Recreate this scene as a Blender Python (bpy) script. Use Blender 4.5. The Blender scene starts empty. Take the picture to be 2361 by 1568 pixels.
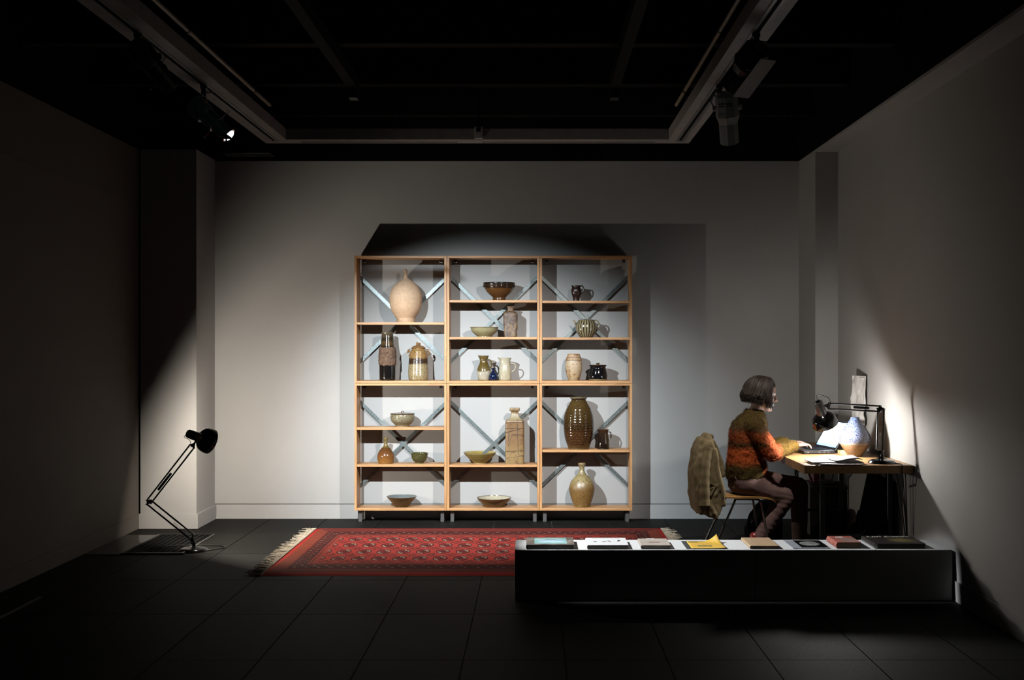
import bpy, bmesh, math, random
from mathutils import Vector, Matrix, noise
random.seed(7)
scene = bpy.context.scene
COL = scene.collection
PI = math.pi

# ------------------------------------------------------------------ camera
FPX, EYE = 2600.0, 1.54              # focal length in pixels of the 2361 px frame, eye height
cam_d = bpy.data.cameras.new('camera')
cam_d.sensor_width = 36.0
cam_d.lens = FPX / 2361.0 * 36.0
cam_d.shift_x = (1180.5 - 1232.0) / 2361.0
cam_d.shift_y = (798.0 - 784.0) / 2361.0
cam_d.clip_end = 60
cam = bpy.data.objects.new('camera', cam_d)
cam.location = (0, 0, EYE)
cam.rotation_euler = (PI / 2, 0, 0)
COL.objects.link(cam)
scene.camera = cam

# ------------------------------------------------------------------ world, exposure
world = bpy.data.worlds.new('world'); scene.world = world
world.use_nodes = True
world.node_tree.nodes['Background'].inputs[0].default_value = (0, 0, 0, 1)
world.node_tree.nodes['Background'].inputs[1].default_value = 0.0
scene.view_settings.view_transform = 'Standard'
scene.view_settings.look = 'None'
scene.view_settings.gamma = 1.0
scene.view_settings.use_curve_mapping = False
scene.view_settings.exposure = 1.474

# lamp settings (the lamps themselves are built further down)
# name: (watts, colour, cone degrees, blend, lens position, aim point)
SPOTS = {
    'A_left':  (960, (0.82, 0.93, 1.0), 52, 1.0, (-1.95, 6.02, 2.93), (-0.42, 9.9, 0.50), 0.010),
    'A_right': (480, (1.0, 0.97, 0.95), 50, 1.0, (1.05, 6.02, 2.93), (-0.70, 9.9, 0.45), 0.010),
    'B_left':  (820, (0.95, 0.98, 1.0), 27, 0.45, (-1.93, 7.12, 2.87), (0.92, 7.03, 0.30), 0.003),
    'B_right': (110, (1.0, 0.93, 0.85), 40, 0.90, (1.25, 7.22, 2.84), (1.60, 8.30, 0.65), 0.010),
}
FLOOR_LAMP_GLOW = (4100, (1.0, 0.91, 0.79))
DESK_LAMP_GLOW = (1150, (1.0, 0.965, 0.92))
SCREEN_GLOW = 8.5
ALBEDO = 0.36           # overall reflectance of the paints and clays; the exposure makes up for it

# ------------------------------------------------------------------ mesh helpers
ORG = {}
def tag(o, label=None, cat=None, group=None, kind=None):
    if label: o['label'] = label
    if cat: o['category'] = cat
    if group: o['group'] = group
    if kind: o['kind'] = kind
    return o
def empty(name, loc, label=None, cat=None, group=None):
    o = bpy.data.objects.new(name, None)
    o.empty_display_size = 0.05
    o.location = loc
    COL.objects.link(o)
    ORG[o] = Vector(loc)
    return tag(o, label, cat, group)
def frame(axis, up=(0, 0, 1)):
    z = Vector(axis).normalized()
    u = Vector(up)
    if abs(z.dot(u.normalized())) > 0.98: u = Vector((0, 1, 0))
    x = u.cross(z).normalized(); y = z.cross(x)
    return Matrix((x, y, z)).transposed().to_4x4()
def place(loc, axis=(0, 0, 1), up=(0, 0, 1)):
    return Matrix.Translation(Vector(loc)) @ frame(axis, up)
def rotz(loc, deg):
    return Matrix.Translation(Vector(loc)) @ Matrix.Rotation(math.radians(deg), 4, 'Z')
def smooth_prof(p, n=4):
    out = []
    for i in range(len(p) - 1):
        a = p[max(i - 1, 0)]; b = p[i]; c = p[i + 1]; d = p[min(i + 2, len(p) - 1)]
        for k in range(n):
            t = k / n
            out.append(tuple(0.5 * ((2 * b[j]) + (-a[j] + c[j]) * t + (2 * a[j] - 5 * b[j] + 4 * c[j] - d[j]) * t * t +
                                    (-a[j] + 3 * b[j] - 3 * c[j] + d[j]) * t ** 3) for j in range(len(b))))
    out.append(tuple(p[-1]))
    return out

class MB:
    def __init__(s): s.v = []; s.f = []; s.m = []
    def add(s, vs, fs, M=None, mi=0):
        o = len(s.v)
        s.v += [M @ Vector(p) for p in vs] if M is not None else [Vector(p) for p in vs]
        s.f += [tuple(i + o for i in f) for f in fs]
        s.m += [mi] * len(fs)
        return s
    def box(s, x0, y0, z0, x1, y1, z1, M=None, mi=0):
        vs = [(x, y, z) for z in (z0, z1) for y in (y0, y1) for x in (x0, x1)]
        return s.add(vs, [(0, 2, 3, 1), (4, 5, 7, 6), (0, 1, 5, 4), (2, 6, 7, 3), (0, 4, 6, 2), (1, 3, 7, 5)], M, mi)
    def lathe(s, prof, n=32, M=None, mi=0, power=2.0, mi_fn=None, sy=1.0, twist=0.0):
        vs, fs, ms, rows = [], [], [], []
        for r, z in prof:
            if r < 1e-6:
                rows.append([len(vs)]); vs.append((0, 0, z))
            else:
                row = []
                for k in range(n):
                    a = 2 * PI * k / n + twist
                    c, q = math.cos(a), math.sin(a)
                    if power != 2.0:
                        e = 2.0 / power
                        c = math.copysign(abs(c) ** e, c); q = math.copysign(abs(q) ** e, q)
                    row.append(len(vs)); vs.append((r * c, r * q * sy, z))
                rows.append(row)
        for i in range(len(rows) - 1):
            a, b = rows[i], rows[i + 1]
            mm = mi_fn(i) if mi_fn else mi
            for k in range(n):
                k2 = (k + 1) % n
                if len(a) == 1 and len(b) == 1: continue
                if len(a) == 1: fs.append((a[0], b[k2], b[k]))
                elif len(b) == 1: fs.append((a[k], a[k2], b[0]))
                else: fs.append((a[k], a[k2], b[k2], b[k]))
                ms.append(mm)
        if len(rows[0]) > 1: fs.append(tuple(reversed(rows[0]))); ms.append(mm)
        if len(rows[-1]) > 1: fs.append(tuple(rows[-1])); ms.append(mm)
        o = len(s.v)
        s.v += [M @ Vector(p) for p in vs] if M is not None else [Vector(p) for p in vs]
        s.f += [tuple(i + o for i in f) for f in fs]; s.m += ms
        return s
    def tube(s, pts, r, n=8, mi=0, closed=False, M=None):
        pts = [Vector(p) for p in pts]
        R = list(r) if isinstance(r, (list, tuple)) else [r] * len(pts)
        vs, fs = [], []
        N = len(pts); nrm = None
        for i in range(N):
            if closed: t = pts[(i + 1) % N] - pts[i - 1]
            else: t = pts[min(i + 1, N - 1)] - pts[max(i - 1, 0)]
            t.normalize()
            if nrm is None:
                u = Vector((0, 0, 1)) if abs(t.z) < 0.9 else Vector((1, 0, 0))
                nrm = (u - t * u.dot(t)).normalized()
            else:
                nrm = nrm - t * nrm.dot(t)
                nrm = nrm.normalized() if nrm.length > 1e-6 else t.orthogonal().normalized()
            b = t.cross(nrm)
            for k in range(n):
                a = 2 * PI * k / n
                vs.append(pts[i] + (nrm * math.cos(a) + b * math.sin(a)) * R[i])
        for i in range(N if closed else N - 1):
            j = (i + 1) % N
            for k in range(n):
                k2 = (k + 1) % n
                fs.append((i * n + k, i * n + k2, j * n + k2, j * n + k))
        if not closed:
            fs.append(tuple(reversed(range(n)))); fs.append(tuple(range((N - 1) * n, N * n)))
        return s.add(vs, fs, M, mi)
    def ball(s, c, r, n=12, m=8, M=None, mi=0):
        rr = r if isinstance(r, (tuple, list)) else (r, r, r)
        T = (M if M is not None else Matrix.Identity(4)) @ Matrix.Translation(Vector(c)) @ Matrix.Diagonal((*rr, 1))
        prof = [(math.sin(PI * i / m), -math.cos(PI * i / m)) for i in range(m + 1)]
        prof[0] = (0, -1); prof[-1] = (0, 1)
        return s.lathe(prof, n, T, mi)
    def limb(s, pts, radii, n=12):
        for p, r in zip(pts, radii): s.ball(p, r, n, 8)
        for i in range(len(pts) - 1):
            s.tube([pts[i], pts[i + 1]], [radii[i], radii[i + 1]], n)
        return s
    def loft(s, secs, n=28, M=None, power=2.3):
        # secs: (cx, cy, z, hx, hy)
        vs, fs = [], []
        for cx, cy, z, hx, hy in secs:
            for k in range(n):
                a = 2 * PI * k / n
                c, q = math.cos(a), math.sin(a); e = 2 / power
                vs.append((cx + hx * math.copysign(abs(c) ** e, c), cy + hy * math.copysign(abs(q) ** e, q), z))
        for i in range(len(secs) - 1):
            for k in range(n):
                k2 = (k + 1) % n
                fs.append((i * n + k, i * n + k2, (i + 1) * n + k2, (i + 1) * n + k))
        fs.append(tuple(reversed(range(n)))); fs.append(tuple(range((len(secs) - 1) * n, len(secs) * n)))
        return s.add(vs, fs, M)
    def prism(s, poly, y0, y1, plane='xz', M=None, mi=0):
        n = len(poly)
        def P(p, t): return (p[0], t, p[1]) if plane == 'xz' else ((p[0], p[1], t) if plane == 'xy' else (t, p[0], p[1]))
        vs = [P(p, y0) for p in poly] + [P(p, y1) for p in poly]
        fs = [tuple(range(n)), tuple(reversed(range(n, 2 * n)))]
        fs += [((k + 1) % n, k, n + k, n + (k + 1) % n) for k in range(n)]
        return s.add(vs, fs, M, mi)
    def build(s, name, mat, parent=None, smooth=False, bevel=0.0, loc=None, local=False, fix=True, angle=40):
        if parent is not None: org = ORG[parent]
        else: org = Vector(loc) if loc is not None else Vector((0, 0, 0))
        sub = Vector((0, 0, 0)) if local else org
        me = bpy.data.meshes.new(name)
        me.from_pydata([tuple(v - sub) for v in s.v], [], s.f)
        mats = mat if isinstance(mat, (list, tuple)) else [mat]
        for m in mats: me.materials.append(m)
        if len(mats) > 1: me.polygons.foreach_set('material_index', s.m)
        if fix:
            bm = bmesh.new(); bm.from_mesh(me)
            bmesh.ops.recalc_face_normals(bm, faces=bm.faces)
            bm.to_mesh(me); bm.free()
        if smooth:
            me.polygons.foreach_set('use_smooth', [True] * len(me.polygons))
            me.set_sharp_from_angle(angle=math.radians(angle))
        me.update()
        o = bpy.data.objects.new(name, me)
        COL.objects.link(o)
        if parent is not None: o.parent = parent
        else: o.location = org
        ORG[o] = org
        if bevel:
            b = o.modifiers.new('bevel', 'BEVEL'); b.width = bevel; b.segments = 2; b.limit_method = 'ANGLE'
            b.angle_limit = math.radians(50)
        return o
def share(src, parent, loc, name=None):
    c = src.copy(); COL.objects.link(c); c.parent = parent; c.location = loc; ORG[c] = ORG[parent]
    return c
def remeshed(mb, voxel, smooth_iter=6, factor=0.5):
    """one continuous surface from overlapping closed shapes"""
    me = bpy.data.meshes.new('tmp'); me.from_pydata([tuple(v) for v in mb.v], [], mb.f)
    bm = bmesh.new(); bm.from_mesh(me); bmesh.ops.recalc_face_normals(bm, faces=bm.faces); bm.to_mesh(me); bm.free()
    o = bpy.data.objects.new('tmp', me); COL.objects.link(o)
    r = o.modifiers.new('r', 'REMESH'); r.mode = 'VOXEL'; r.voxel_size = voxel
    if smooth_iter:
        q = o.modifiers.new('s', 'SMOOTH'); q.iterations = smooth_iter; q.factor = factor
    dg = bpy.context.evaluated_depsgraph_get()
    out = bpy.data.meshes.new_from_object(o.evaluated_get(dg))
    bpy.data.objects.remove(o); bpy.data.meshes.remove(me)
    res = MB()
    res.v = [v.co.copy() for v in out.vertices]
    res.f = [tuple(p.vertices) for p in out.polygons]; res.m = [0] * len(res.f)
    bpy.data.meshes.remove(out)
    return res
def vert_normals(mb):
    N = [Vector((0, 0, 0)) for _ in mb.v]
    for f in mb.f:
        n = (mb.v[f[1]] - mb.v[f[0]]).cross(mb.v[f[2]] - mb.v[f[0]])
        for i in f: N[i] += n
    return [n.normalized() if n.length > 0 else Vector((0, 0, 1)) for n in N]
def text_mesh(txt, size, M, name, mat, parent, extrude=0.0004):
    cu = bpy.data.curves.new('t', 'FONT'); cu.body = txt; cu.size = size; cu.extrude = extrude
    cu.align_x = 'CENTER'; cu.align_y = 'CENTER'
    o = bpy.data.objects.new('t', cu); COL.objects.link(o)
    dg = bpy.context.evaluated_depsgraph_get()
    me = bpy.data.meshes.new_from_object(o.evaluated_get(dg))
    mb = MB(); mb.add([v.co.copy() for v in me.vertices], [tuple(p.vertices) for p in me.polygons], M)
    bpy.data.objects.remove(o)
    return mb.build(name, mat, parent, fix=False)

# ------------------------------------------------------------------ material helpers
class X:
    """a node socket with arithmetic"""
    def __init__(s, nt, sock): s.nt = nt; s.s = sock
    def op(s, op, *args, clamp=False):
        n = s.nt.nodes.new('ShaderNodeMath'); n.operation = op; n.use_clamp = clamp
        for i, a in enumerate((s,) + args):
            if isinstance(a, X): s.nt.links.new(a.s, n.inputs[i])
            else: n.inputs[i].default_value = a
        return X(s.nt, n.outputs[0])
    def __add__(s, o): return s.op('ADD', o)
    def __radd__(s, o): return s.op('ADD', o)
    def __sub__(s, o): return s.op('SUBTRACT', o)
    def __rsub__(s, o): return (s * -1.0) + o
    def __mul__(s, o): return s.op('MULTIPLY', o)
    def __rmul__(s, o): return s.op('MULTIPLY', o)
    def __truediv__(s, o): return s.op('DIVIDE', o)
    def gt(s, o): return s.op('GREATER_THAN', o)
    def lt(s, o): return s.op('LESS_THAN', o)
    def abs(s): return s.op('ABSOLUTE')
    def frac(s): return s.op('FRACT')
    def floor(s): return s.op('FLOOR')
    def sin(s): return s.op('SINE')
    def sqrt(s): return s.op('SQRT')
    def pow(s, p): return s.op('POWER', p)
    def max(s, o): return s.op('MAXIMUM', o)
    def min(s, o): return s.op('MINIMUM', o)
    def band(s, a, b): return s.gt(a) * s.lt(b)
    def step(s, a, b):
        n = s.nt.nodes.new('ShaderNodeMapRange'); n.interpolation_type = 'SMOOTHSTEP'
        s.nt.links.new(s.s, n.inputs[0]); n.inputs[1].default_value = a; n.inputs[2].default_value = b
        return X(s.nt, n.outputs[0])

class Mat:
    def __init__(s, name, rough=0.6, metal=0.0, spec=0.5, col=(0.5, 0.5, 0.5)):
        s.m = bpy.data.materials.new(name); s.m.use_nodes = True
        s.nt = s.m.node_tree
        s.b = s.nt.nodes['Principled BSDF']
        s.b.inputs['Roughness'].default_value = rough
        s.b.inputs['Metallic'].default_value = metal
        s.b.inputs['Specular IOR Level'].default_value = spec
        s.b.inputs['Base Color'].default_value = (*[c * ALBEDO for c in col], 1)
        s.m.diffuse_color = (*col, 1)
        s._co = None
    def co(s):
        if s._co is None:
            t = s.nt.nodes.new('ShaderNodeTexCoord')
            q = s.nt.nodes.new('ShaderNodeSeparateXYZ'); s.nt.links.new(t.outputs['Object'], q.inputs[0])
            s._co = (X(s.nt, q.outputs[0]), X(s.nt, q.outputs[1]), X(s.nt, q.outputs[2]))
            s._tc = t
        return s._co
    def noise(s, scale=5.0, detail=3.0, stretch=(1, 1, 1), rough=0.5, loc=(0, 0, 0)):
        s.co()
        mp = s.nt.nodes.new('ShaderNodeMapping'); mp.inputs['Scale'].default_value = stretch
        mp.inputs['Location'].default_value = loc
        s.nt.links.new(s._tc.outputs['Object'], mp.inputs[0])
        n = s.nt.nodes.new('ShaderNodeTexNoise'); n.inputs['Scale'].default_value = scale
        n.inputs['Detail'].default_value = detail; n.inputs['Roughness'].default_value = rough
        s.nt.links.new(mp.outputs[0], n.inputs['Vector'])
        return X(s.nt, n.outputs[0])
    def voro(s, scale=20.0, stretch=(1, 1, 1)):
        s.co()
        mp = s.nt.nodes.new('ShaderNodeMapping'); mp.inputs['Scale'].default_value = stretch
        s.nt.links.new(s._tc.outputs['Object'], mp.inputs[0])
        n = s.nt.nodes.new('ShaderNodeTexVoronoi'); n.inputs['Scale'].default_value = scale
        s.nt.links.new(mp.outputs[0], n.inputs['Vector'])
        return X(s.nt, n.outputs['Distance'])
    def ramp(s, x, stops, const=False, k=None):
        k = ALBEDO if k is None else k
        r = s.nt.nodes.new('ShaderNodeValToRGB')
        if const: r.color_ramp.interpolation = 'CONSTANT'
        e = r.color_ramp.elements
        while len(e) < len(stops): e.new(0.5)
        for i, (p, c) in enumerate(stops): e[i].position = p; e[i].color = (*[q * k for q in c], 1)
        s.nt.links.new(x.s, r.inputs[0])
        return X(s.nt, r.outputs[0])
    def mix(s, fac, a, b, k=None):
        k = ALBEDO if k is None else k
        n = s.nt.nodes.new('ShaderNodeMix'); n.data_type = 'RGBA'
        for sock, val in ((n.inputs[0], fac), (n.inputs[6], a), (n.inputs[7], b)):
            if isinstance(val, X): s.nt.links.new(val.s, sock)
            elif isinstance(val, (tuple, list)): sock.default_value = (*[q * k for q in val], 1)
            else: sock.default_value = val
        return X(s.nt, n.outputs[2])
    def color(s, x):
        s.nt.links.new(x.s, s.b.inputs['Base Color']); return s
    def rough(s, x):
        s.nt.links.new(x.s, s.b.inputs['Roughness']); return s
    def bump(s, x, strength=0.2, dist=0.01):
        n = s.nt.nodes.new('ShaderNodeBump'); n.inputs['Strength'].default_value = strength
        n.inputs['Distance'].default_value = dist
        s.nt.links.new(x.s, n.inputs['Height']); s.nt.links.new(n.outputs[0], s.b.inputs['Normal']); return s
    def emit(s, col, strength):
        if isinstance(col, X): s.nt.links.new(col.s, s.b.inputs['Emission Color'])
        else: s.b.inputs['Emission Color'].default_value = (*col, 1)
        s.b.inputs['Emission Strength'].default_value = strength; return s

def plain(name, col, rough=0.6, metal=0.0, var=0.06, scale=12.0, bump=0.0, spec=0.5):
    m = Mat(name, rough, metal, spec, col)
    n = m.noise(scale, 3)
    lo = tuple(c * (1 - var * 2) for c in col); hi = tuple(min(1, c * (1 + var * 2)) for c in col)
    m.color(m.ramp(n, [(0.3, lo), (0.7, hi)]))
    if bump: m.bump(m.noise(scale * 8, 2), bump, 0.004)
    return m.m

MT = {}
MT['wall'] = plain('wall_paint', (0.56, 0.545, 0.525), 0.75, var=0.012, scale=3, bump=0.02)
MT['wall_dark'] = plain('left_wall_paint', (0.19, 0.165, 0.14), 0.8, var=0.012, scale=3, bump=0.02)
MT['black_paint'] = plain('black_paint', (0.005, 0.005, 0.005), 0.9, var=0.1, spec=0.05)
MT['joist'] = plain('dark_joist', (0.008, 0.0078, 0.0075), 0.8, spec=0.1)
MT['black_metal'] = plain('black_metal', (0.012, 0.012, 0.013), 0.32, 0.0)
MT['gloss_black'] = plain('gloss_black_enamel', (0.008, 0.008, 0.009), 0.12)
MT['grey_metal'] = plain('grey_metal', (0.30, 0.29, 0.285), 0.35, 0.7)
MT['chrome'] = plain('chrome', (0.75, 0.75, 0.76), 0.15, 1.0, var=0.01)
MT['rail'] = plain('rail_grey', (0.42, 0.385, 0.36), 0.55)
MT['rail_light'] = plain('rail_aluminium', (0.42, 0.41, 0.40), 0.4, 0.6)
MT['teal_body'] = plain('dark_teal_enamel', (0.13, 0.19, 0.21), 0.25)
MT['dark_body'] = plain('charcoal_enamel', (0.045, 0.045, 0.048), 0.22)
MT['greygreen_body'] = plain('grey_enamel', (0.42, 0.44, 0.43), 0.4)
MT['conduit'] = plain('tan_conduit', (0.42, 0.34, 0.22), 0.5)
MT['white'] = plain('white_paint', (0.80, 0.80, 0.79), 0.5, var=0.01)
MT['paper'] = plain('white_paper', (0.78, 0.77, 0.75), 0.7, var=0.03, scale=8)
MT['black_cloth'] = plain('black_cloth', (0.010, 0.010, 0.011), 0.95, bump=0.2, spec=0.05)
MT['grout'] = plain('grout', (0.11, 0.105, 0.10), 0.9)

def tile_mat():
    m = Mat('dark_stone_tile', 0.65, 0, 0.05)
    n = m.noise(2.2, 6, (1, 0.5, 1), 0.6); n2 = m.noise(60, 2)
    m.color(m.ramp(n, [(0.3, (0.012, 0.0115, 0.0105)), (0.7, (0.024, 0.023, 0.021))]))
    m.rough(n2 * 0.15 + 0.55)
    m.bump(n2, 0.06, 0.002)
    return m.m
MT['tile'] = tile_mat()

def wood(name, lo, hi, axis='x', scale=9.0, rough=0.45, layers=False):
    m = Mat(name, rough, 0, 0.4, hi)
    st = {'x': (0.08, 1.6, 1.6), 'z': (1.6, 1.6, 0.08), 'y': (1.6, 0.08, 1.6)}[axis]
    n = m.noise(scale * 3, 5, st, 0.65); f = m.noise(scale * 16, 3, st, 0.5)
    v = n * 0.7 + f * 0.3
    m.color(m.ramp(v, [(0.32, lo), (0.5, tuple((a + b) / 2 for a, b in zip(lo, hi))), (0.66, hi)]))
    m.bump(f, 0.08, 0.002)
    return m.m
MT['ply_h'] = wood('plywood_horizontal', (0.46, 0.205, 0.068), (0.95, 0.52, 0.22), 'x')
MT['ply_v'] = wood('plywood_vertical', (0.46, 0.205, 0.068), (0.95, 0.52, 0.22), 'z')
MT['ply_core'] = plain('plywood_glue_line', (0.20, 0.09, 0.035), 0.6)
MT['desk'] = wood('desk_top_wood', (0.46, 0.23, 0.085), (0.68, 0.39, 0.16), 'y', 6)
MT['chair_ply'] = wood('chair_plywood', (0.42, 0.21, 0.06), (0.62, 0.34, 0.11), 'x', 7, 0.35)
def galv():
    m = Mat('galvanised_steel', 0.35, 0.75, 0.5)
    v = m.noise(140, 3)
    m.color(m.ramp(v, [(0.35, (0.24, 0.29, 0.29)), (0.65, (0.52, 0.58, 0.57))]))
    return m.m
MT['galv'] = galv()

# ================================================================== THE ROOM
YB = 10.06            # back wall plane
def struct(name, mb, mat, bevel=0.0):
    return tag(mb.build(name, mat, bevel=bevel), kind='structure')
XL, XR = -3.34, 2.55
Y0 = -1.0
# floor: base slab with grout colour, tiles proud of it
floor = struct('floor', MB().box(XL - 0.1, Y0, -0.12, XR + 0.1, YB + 0.1, -0.006), MT['grout'])
xs = [XL] + [x for x in [-0.349 + 0.5 * k for k in range(-8, 8)] if XL + 0.05 < x < XR - 0.05] + [XR]
ys = [YB - 0.002] + [8.367 - 0.945 * k for k in range(-1, 8)]
tiles = {}
for i in range(len(xs) - 1):
    for j in range(len(ys) - 1):
        w = xs[i + 1] - xs[i] - 0.006; d = ys[j] - ys[j + 1] - 0.006
        key = (round(w, 3), round(d, 3))
        loc = (xs[i] + 0.003, ys[j + 1] + 0.003, 0)
        if key not in tiles:
            t = MB().box(0, 0, -0.008, w, d, 0, None).build('tile', MT['tile'], floor, local=True)
            t.location = loc; tiles[key] = t
        else: share(tiles[key], floor, loc)
near = MB().box(XL, Y0, -0.008, XR, ys[-1] - 0.003, 0).build('floor_slab', MT['tile'], floor)

struct('wall_back', MB().box(-2.9, YB, 0.134, 2.42, YB + 0.1, 3.19), MT['wall'])
struct('wall_back_upper', MB().box(XL, YB - 0.002, 3.19, XR + 0.1, YB + 0.1, 4.0), MT['black_paint'])
struct('baseboard_back', MB().box(-2.848, YB - 0.004, 0, 2.358, YB + 0.09, 0.127), MT['wall'])
gap = struct('trim_1', MB().box(-2.848, YB + 0.02, 0.127, 2.358, YB + 0.09, 0.134), MT['black_paint'])
# left wall, with a thin horizontal bead, and the pier in the corner
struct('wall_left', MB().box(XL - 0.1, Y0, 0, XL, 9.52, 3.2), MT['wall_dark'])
struct('wall_left_upper', MB().box(XL - 0.1, Y0, 3.2, XL + 0.002, YB, 4.0), MT['black_paint'])
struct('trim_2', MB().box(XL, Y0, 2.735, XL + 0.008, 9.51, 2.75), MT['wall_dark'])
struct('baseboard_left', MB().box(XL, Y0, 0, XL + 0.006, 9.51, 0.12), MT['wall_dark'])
struct('wall_left_pier', MB().box(XL + 0.018, 9.51, 0.12, -2.85, YB, 3.2), MT['wall'])
struct('baseboard_left_pier', MB().box(XL + 0.008, 9.496, 0, -2.835, YB, 0.125), MT['wall'], 0.002)
struct('wall_left_reveal', MB().box(XL, 9.6, 0, XL + 0.018, YB, 3.2), MT['black_paint'])
# right wall set back behind a soffit, and the pier in the corner
struct('wall_right', MB().box(XR, Y0, 0, XR + 0.1, YB, 3.19), MT['wall'])
struct('wall_right_pier', MB().box(2.36, 9.47, 0.12, XR, YB, 3.17), MT['wall'])
struct('baseboard_right_pier', MB().box(2.352, 9.462, 0, XR, YB - 0.004, 0.125), MT['wall'])
struct('baseboard_right', MB().box(XR - 0.012, Y0, 0, XR, 9.462, 0.12), MT['wall'])
struct('ceiling_soffit', MB().box(2.36, Y0, 3.17, XR + 0.1, YB, 3.19), MT['wall'])
struct('wall_right_upper', MB().box(2.36, Y0, 3.19, XR + 0.1, YB, 4.0), MT['black_paint'])
ceil = struct('ceiling', MB().box(XL - 0.1, Y0, 3.9, XR + 0.1, YB + 0.1, 4.0), MT['black_paint'])
for y in (9.56, 8.43, 7.30, 6.17, 5.04, 3.91):
    MB().box(XL + 0.01, y, 3.50, 2.35, y + 0.10, 3.9).build('joist', MT['joist'], ceil)
for x in (-1.31, 0.58):
    c = MB().box(x - 0.035, 3.0, 3.40, x + 0.035, 8.22, 3.50).build('channel', MT['joist'], ceil)
    MB().box(x - 0.03, 8.12, 3.33, x + 0.03, 8.22, 3.40).build('bracket', MT['black_metal'], c)

# left floor: glossy access panel, linear grille and its edge trim
fg = empty('floor_grille', (-2.83, 8.75, 0), 'black linear ventilation grille in the floor behind the floor lamp', 'grille')
MB().box(-3.05, 8.34, 0.0, -2.60, 9.16, 0.002).build('backing', MT['black_paint'], fg)
for k in range(10):
    x = -3.03 + k * 0.045
    MB().box(x, 8.35, 0.002, x + 0.014, 9.15, 0.010).build('slat', MT['grey_metal'] if False else MT['joist'], fg, bevel=0.002)
for (x0, y0, x1, y1) in ((-3.055, 8.33, -3.043, 9.17), (-2.607, 8.33, -2.595, 9.17), (-3.043, 9.155, -2.607, 9.17), (-3.043, 8.33, -2.607, 8.345)):
    MB().box(x0, y0, 0, x1, y1, 0.012).build('frame_bar', MT['black_metal'] if x1 - x0 > 0.1 else MT['grey_metal'], fg)
fp = MB().box(-3.325, 8.30, 0, -3.06, 9.16, 0.006).build('floor_panel', MT['gloss_black'], loc=(-3.19, 8.73, 0), bevel=0.002)
tag(fp, 'glossy black access panel set in the floor beside the left wall', 'panel')
struct('trim_3', MB().box(-3.035, 3.0, 0, -3.015, 6.9, 0.006), MT['grey_metal'])

# ------------------------------------------------------------------ ceiling lighting frame
RZ = 3.19
fr = empty('lighting_frame', (-0.45, 6.0, RZ), 'grey U-shaped lighting rail frame hung under the black ceiling', 'lighting rail')
def rail(name, x0, y0, x1, y1, along):
    r = MB().box(x0, y0, RZ, x1, y1, RZ + 0.09).build(name, MT['rail'], fr, bevel=0.002)
    if along == 'y':
        c = (x0 + x1) / 2
        MB().box(c - 0.011, y0, RZ - 0.001, c + 0.011, y1 - 0.12, RZ + 0.002).build('slot', MT['black_paint'], r)
        for s in (-1, 1):
            MB().box(c + s * 0.021 - 0.009, y0, RZ - 0.006, c + s * 0.021 + 0.009, y1 - 0.12, RZ).build('slot_lip', MT['rail_light'], r)
        for k in range(5):
            MB().lathe([(0.006, -0.001), (0.006, 0.0)], 10, Matrix.Translation((c - 0.06, 5.3 + k * 0.75, RZ - 0.0005))).build('screw', MT['black_metal'], r)
    else:
        c = (y0 + y1) / 2 + 0.02
        for a, b in ((x0 + 0.1, -0.62), (-0.42, x1 - 0.1)):
            MB().box(a, c - 0.010, RZ - 0.005, b, c + 0.010, RZ).build('slot_lip', MT['rail_light'], r)
    return r
rail('rail', 1.075, 2.0, 1.26, 9.18, 'y')
rail('rail', -2.185, 2.0, -1.985, 9.18, 'y')
rail('rail', -1.985, 9.01, 1.075, 9.18, 'x')
for x, y in ((-2.085, 8.6), (-2.085, 5.0), (1.165, 8.6), (1.165, 5.0), (-0.45, 9.10)):
    MB().tube([(x, y, RZ + 0.09), (x, y, 3.9)], 0.006, 6).build('hanger_rod', MT['black_metal'], fr)
for x, lab in ((-1.965, 'tan conduit pipe running along the left lighting rail'), (1.055, 'tan conduit pipe running along the right lighting rail')):
    e = empty('conduit_pipe', (x, 5.2, 3.33), lab, 'pipe')
    MB().tube([(x, 2.0, 3.33), (x, 8.37, 3.33)], 0.014, 10).build('pipe', MT['conduit'], e, smooth=True)
    for y in (3.4, 5.0, 6.4, 7.9):
        s = -1 if x < 0 else 1
        MB().tube([(x, y - 0.015, 3.33), (x, y + 0.015, 3.33)], 0.018, 10).box(min(x, x + s * 0.06), y - 0.008, 3.283, max(x, x + s * 0.06), y + 0.008, 3.318).build('clip', MT['black_metal'], e)
ms = empty('motion_sensor', (-0.443, 9.01, 3.19), 'small white motion sensor box on the rear lighting rail', 'sensor')
MB().box(-0.476, 8.978, 3.195, -0.412, 9.008, 3.288).build('housing', MT['white'], ms, bevel=0.004)
MB().box(-0.462, 8.976, 3.250, -0.432, 8.979, 3.278).build('sensor_window', MT['gloss_black'], ms)
MB().box(-0.468, 8.9765, 3.205, -0.420, 8.979, 3.243).build('lens_cover', MT['paper'], ms)

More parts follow.
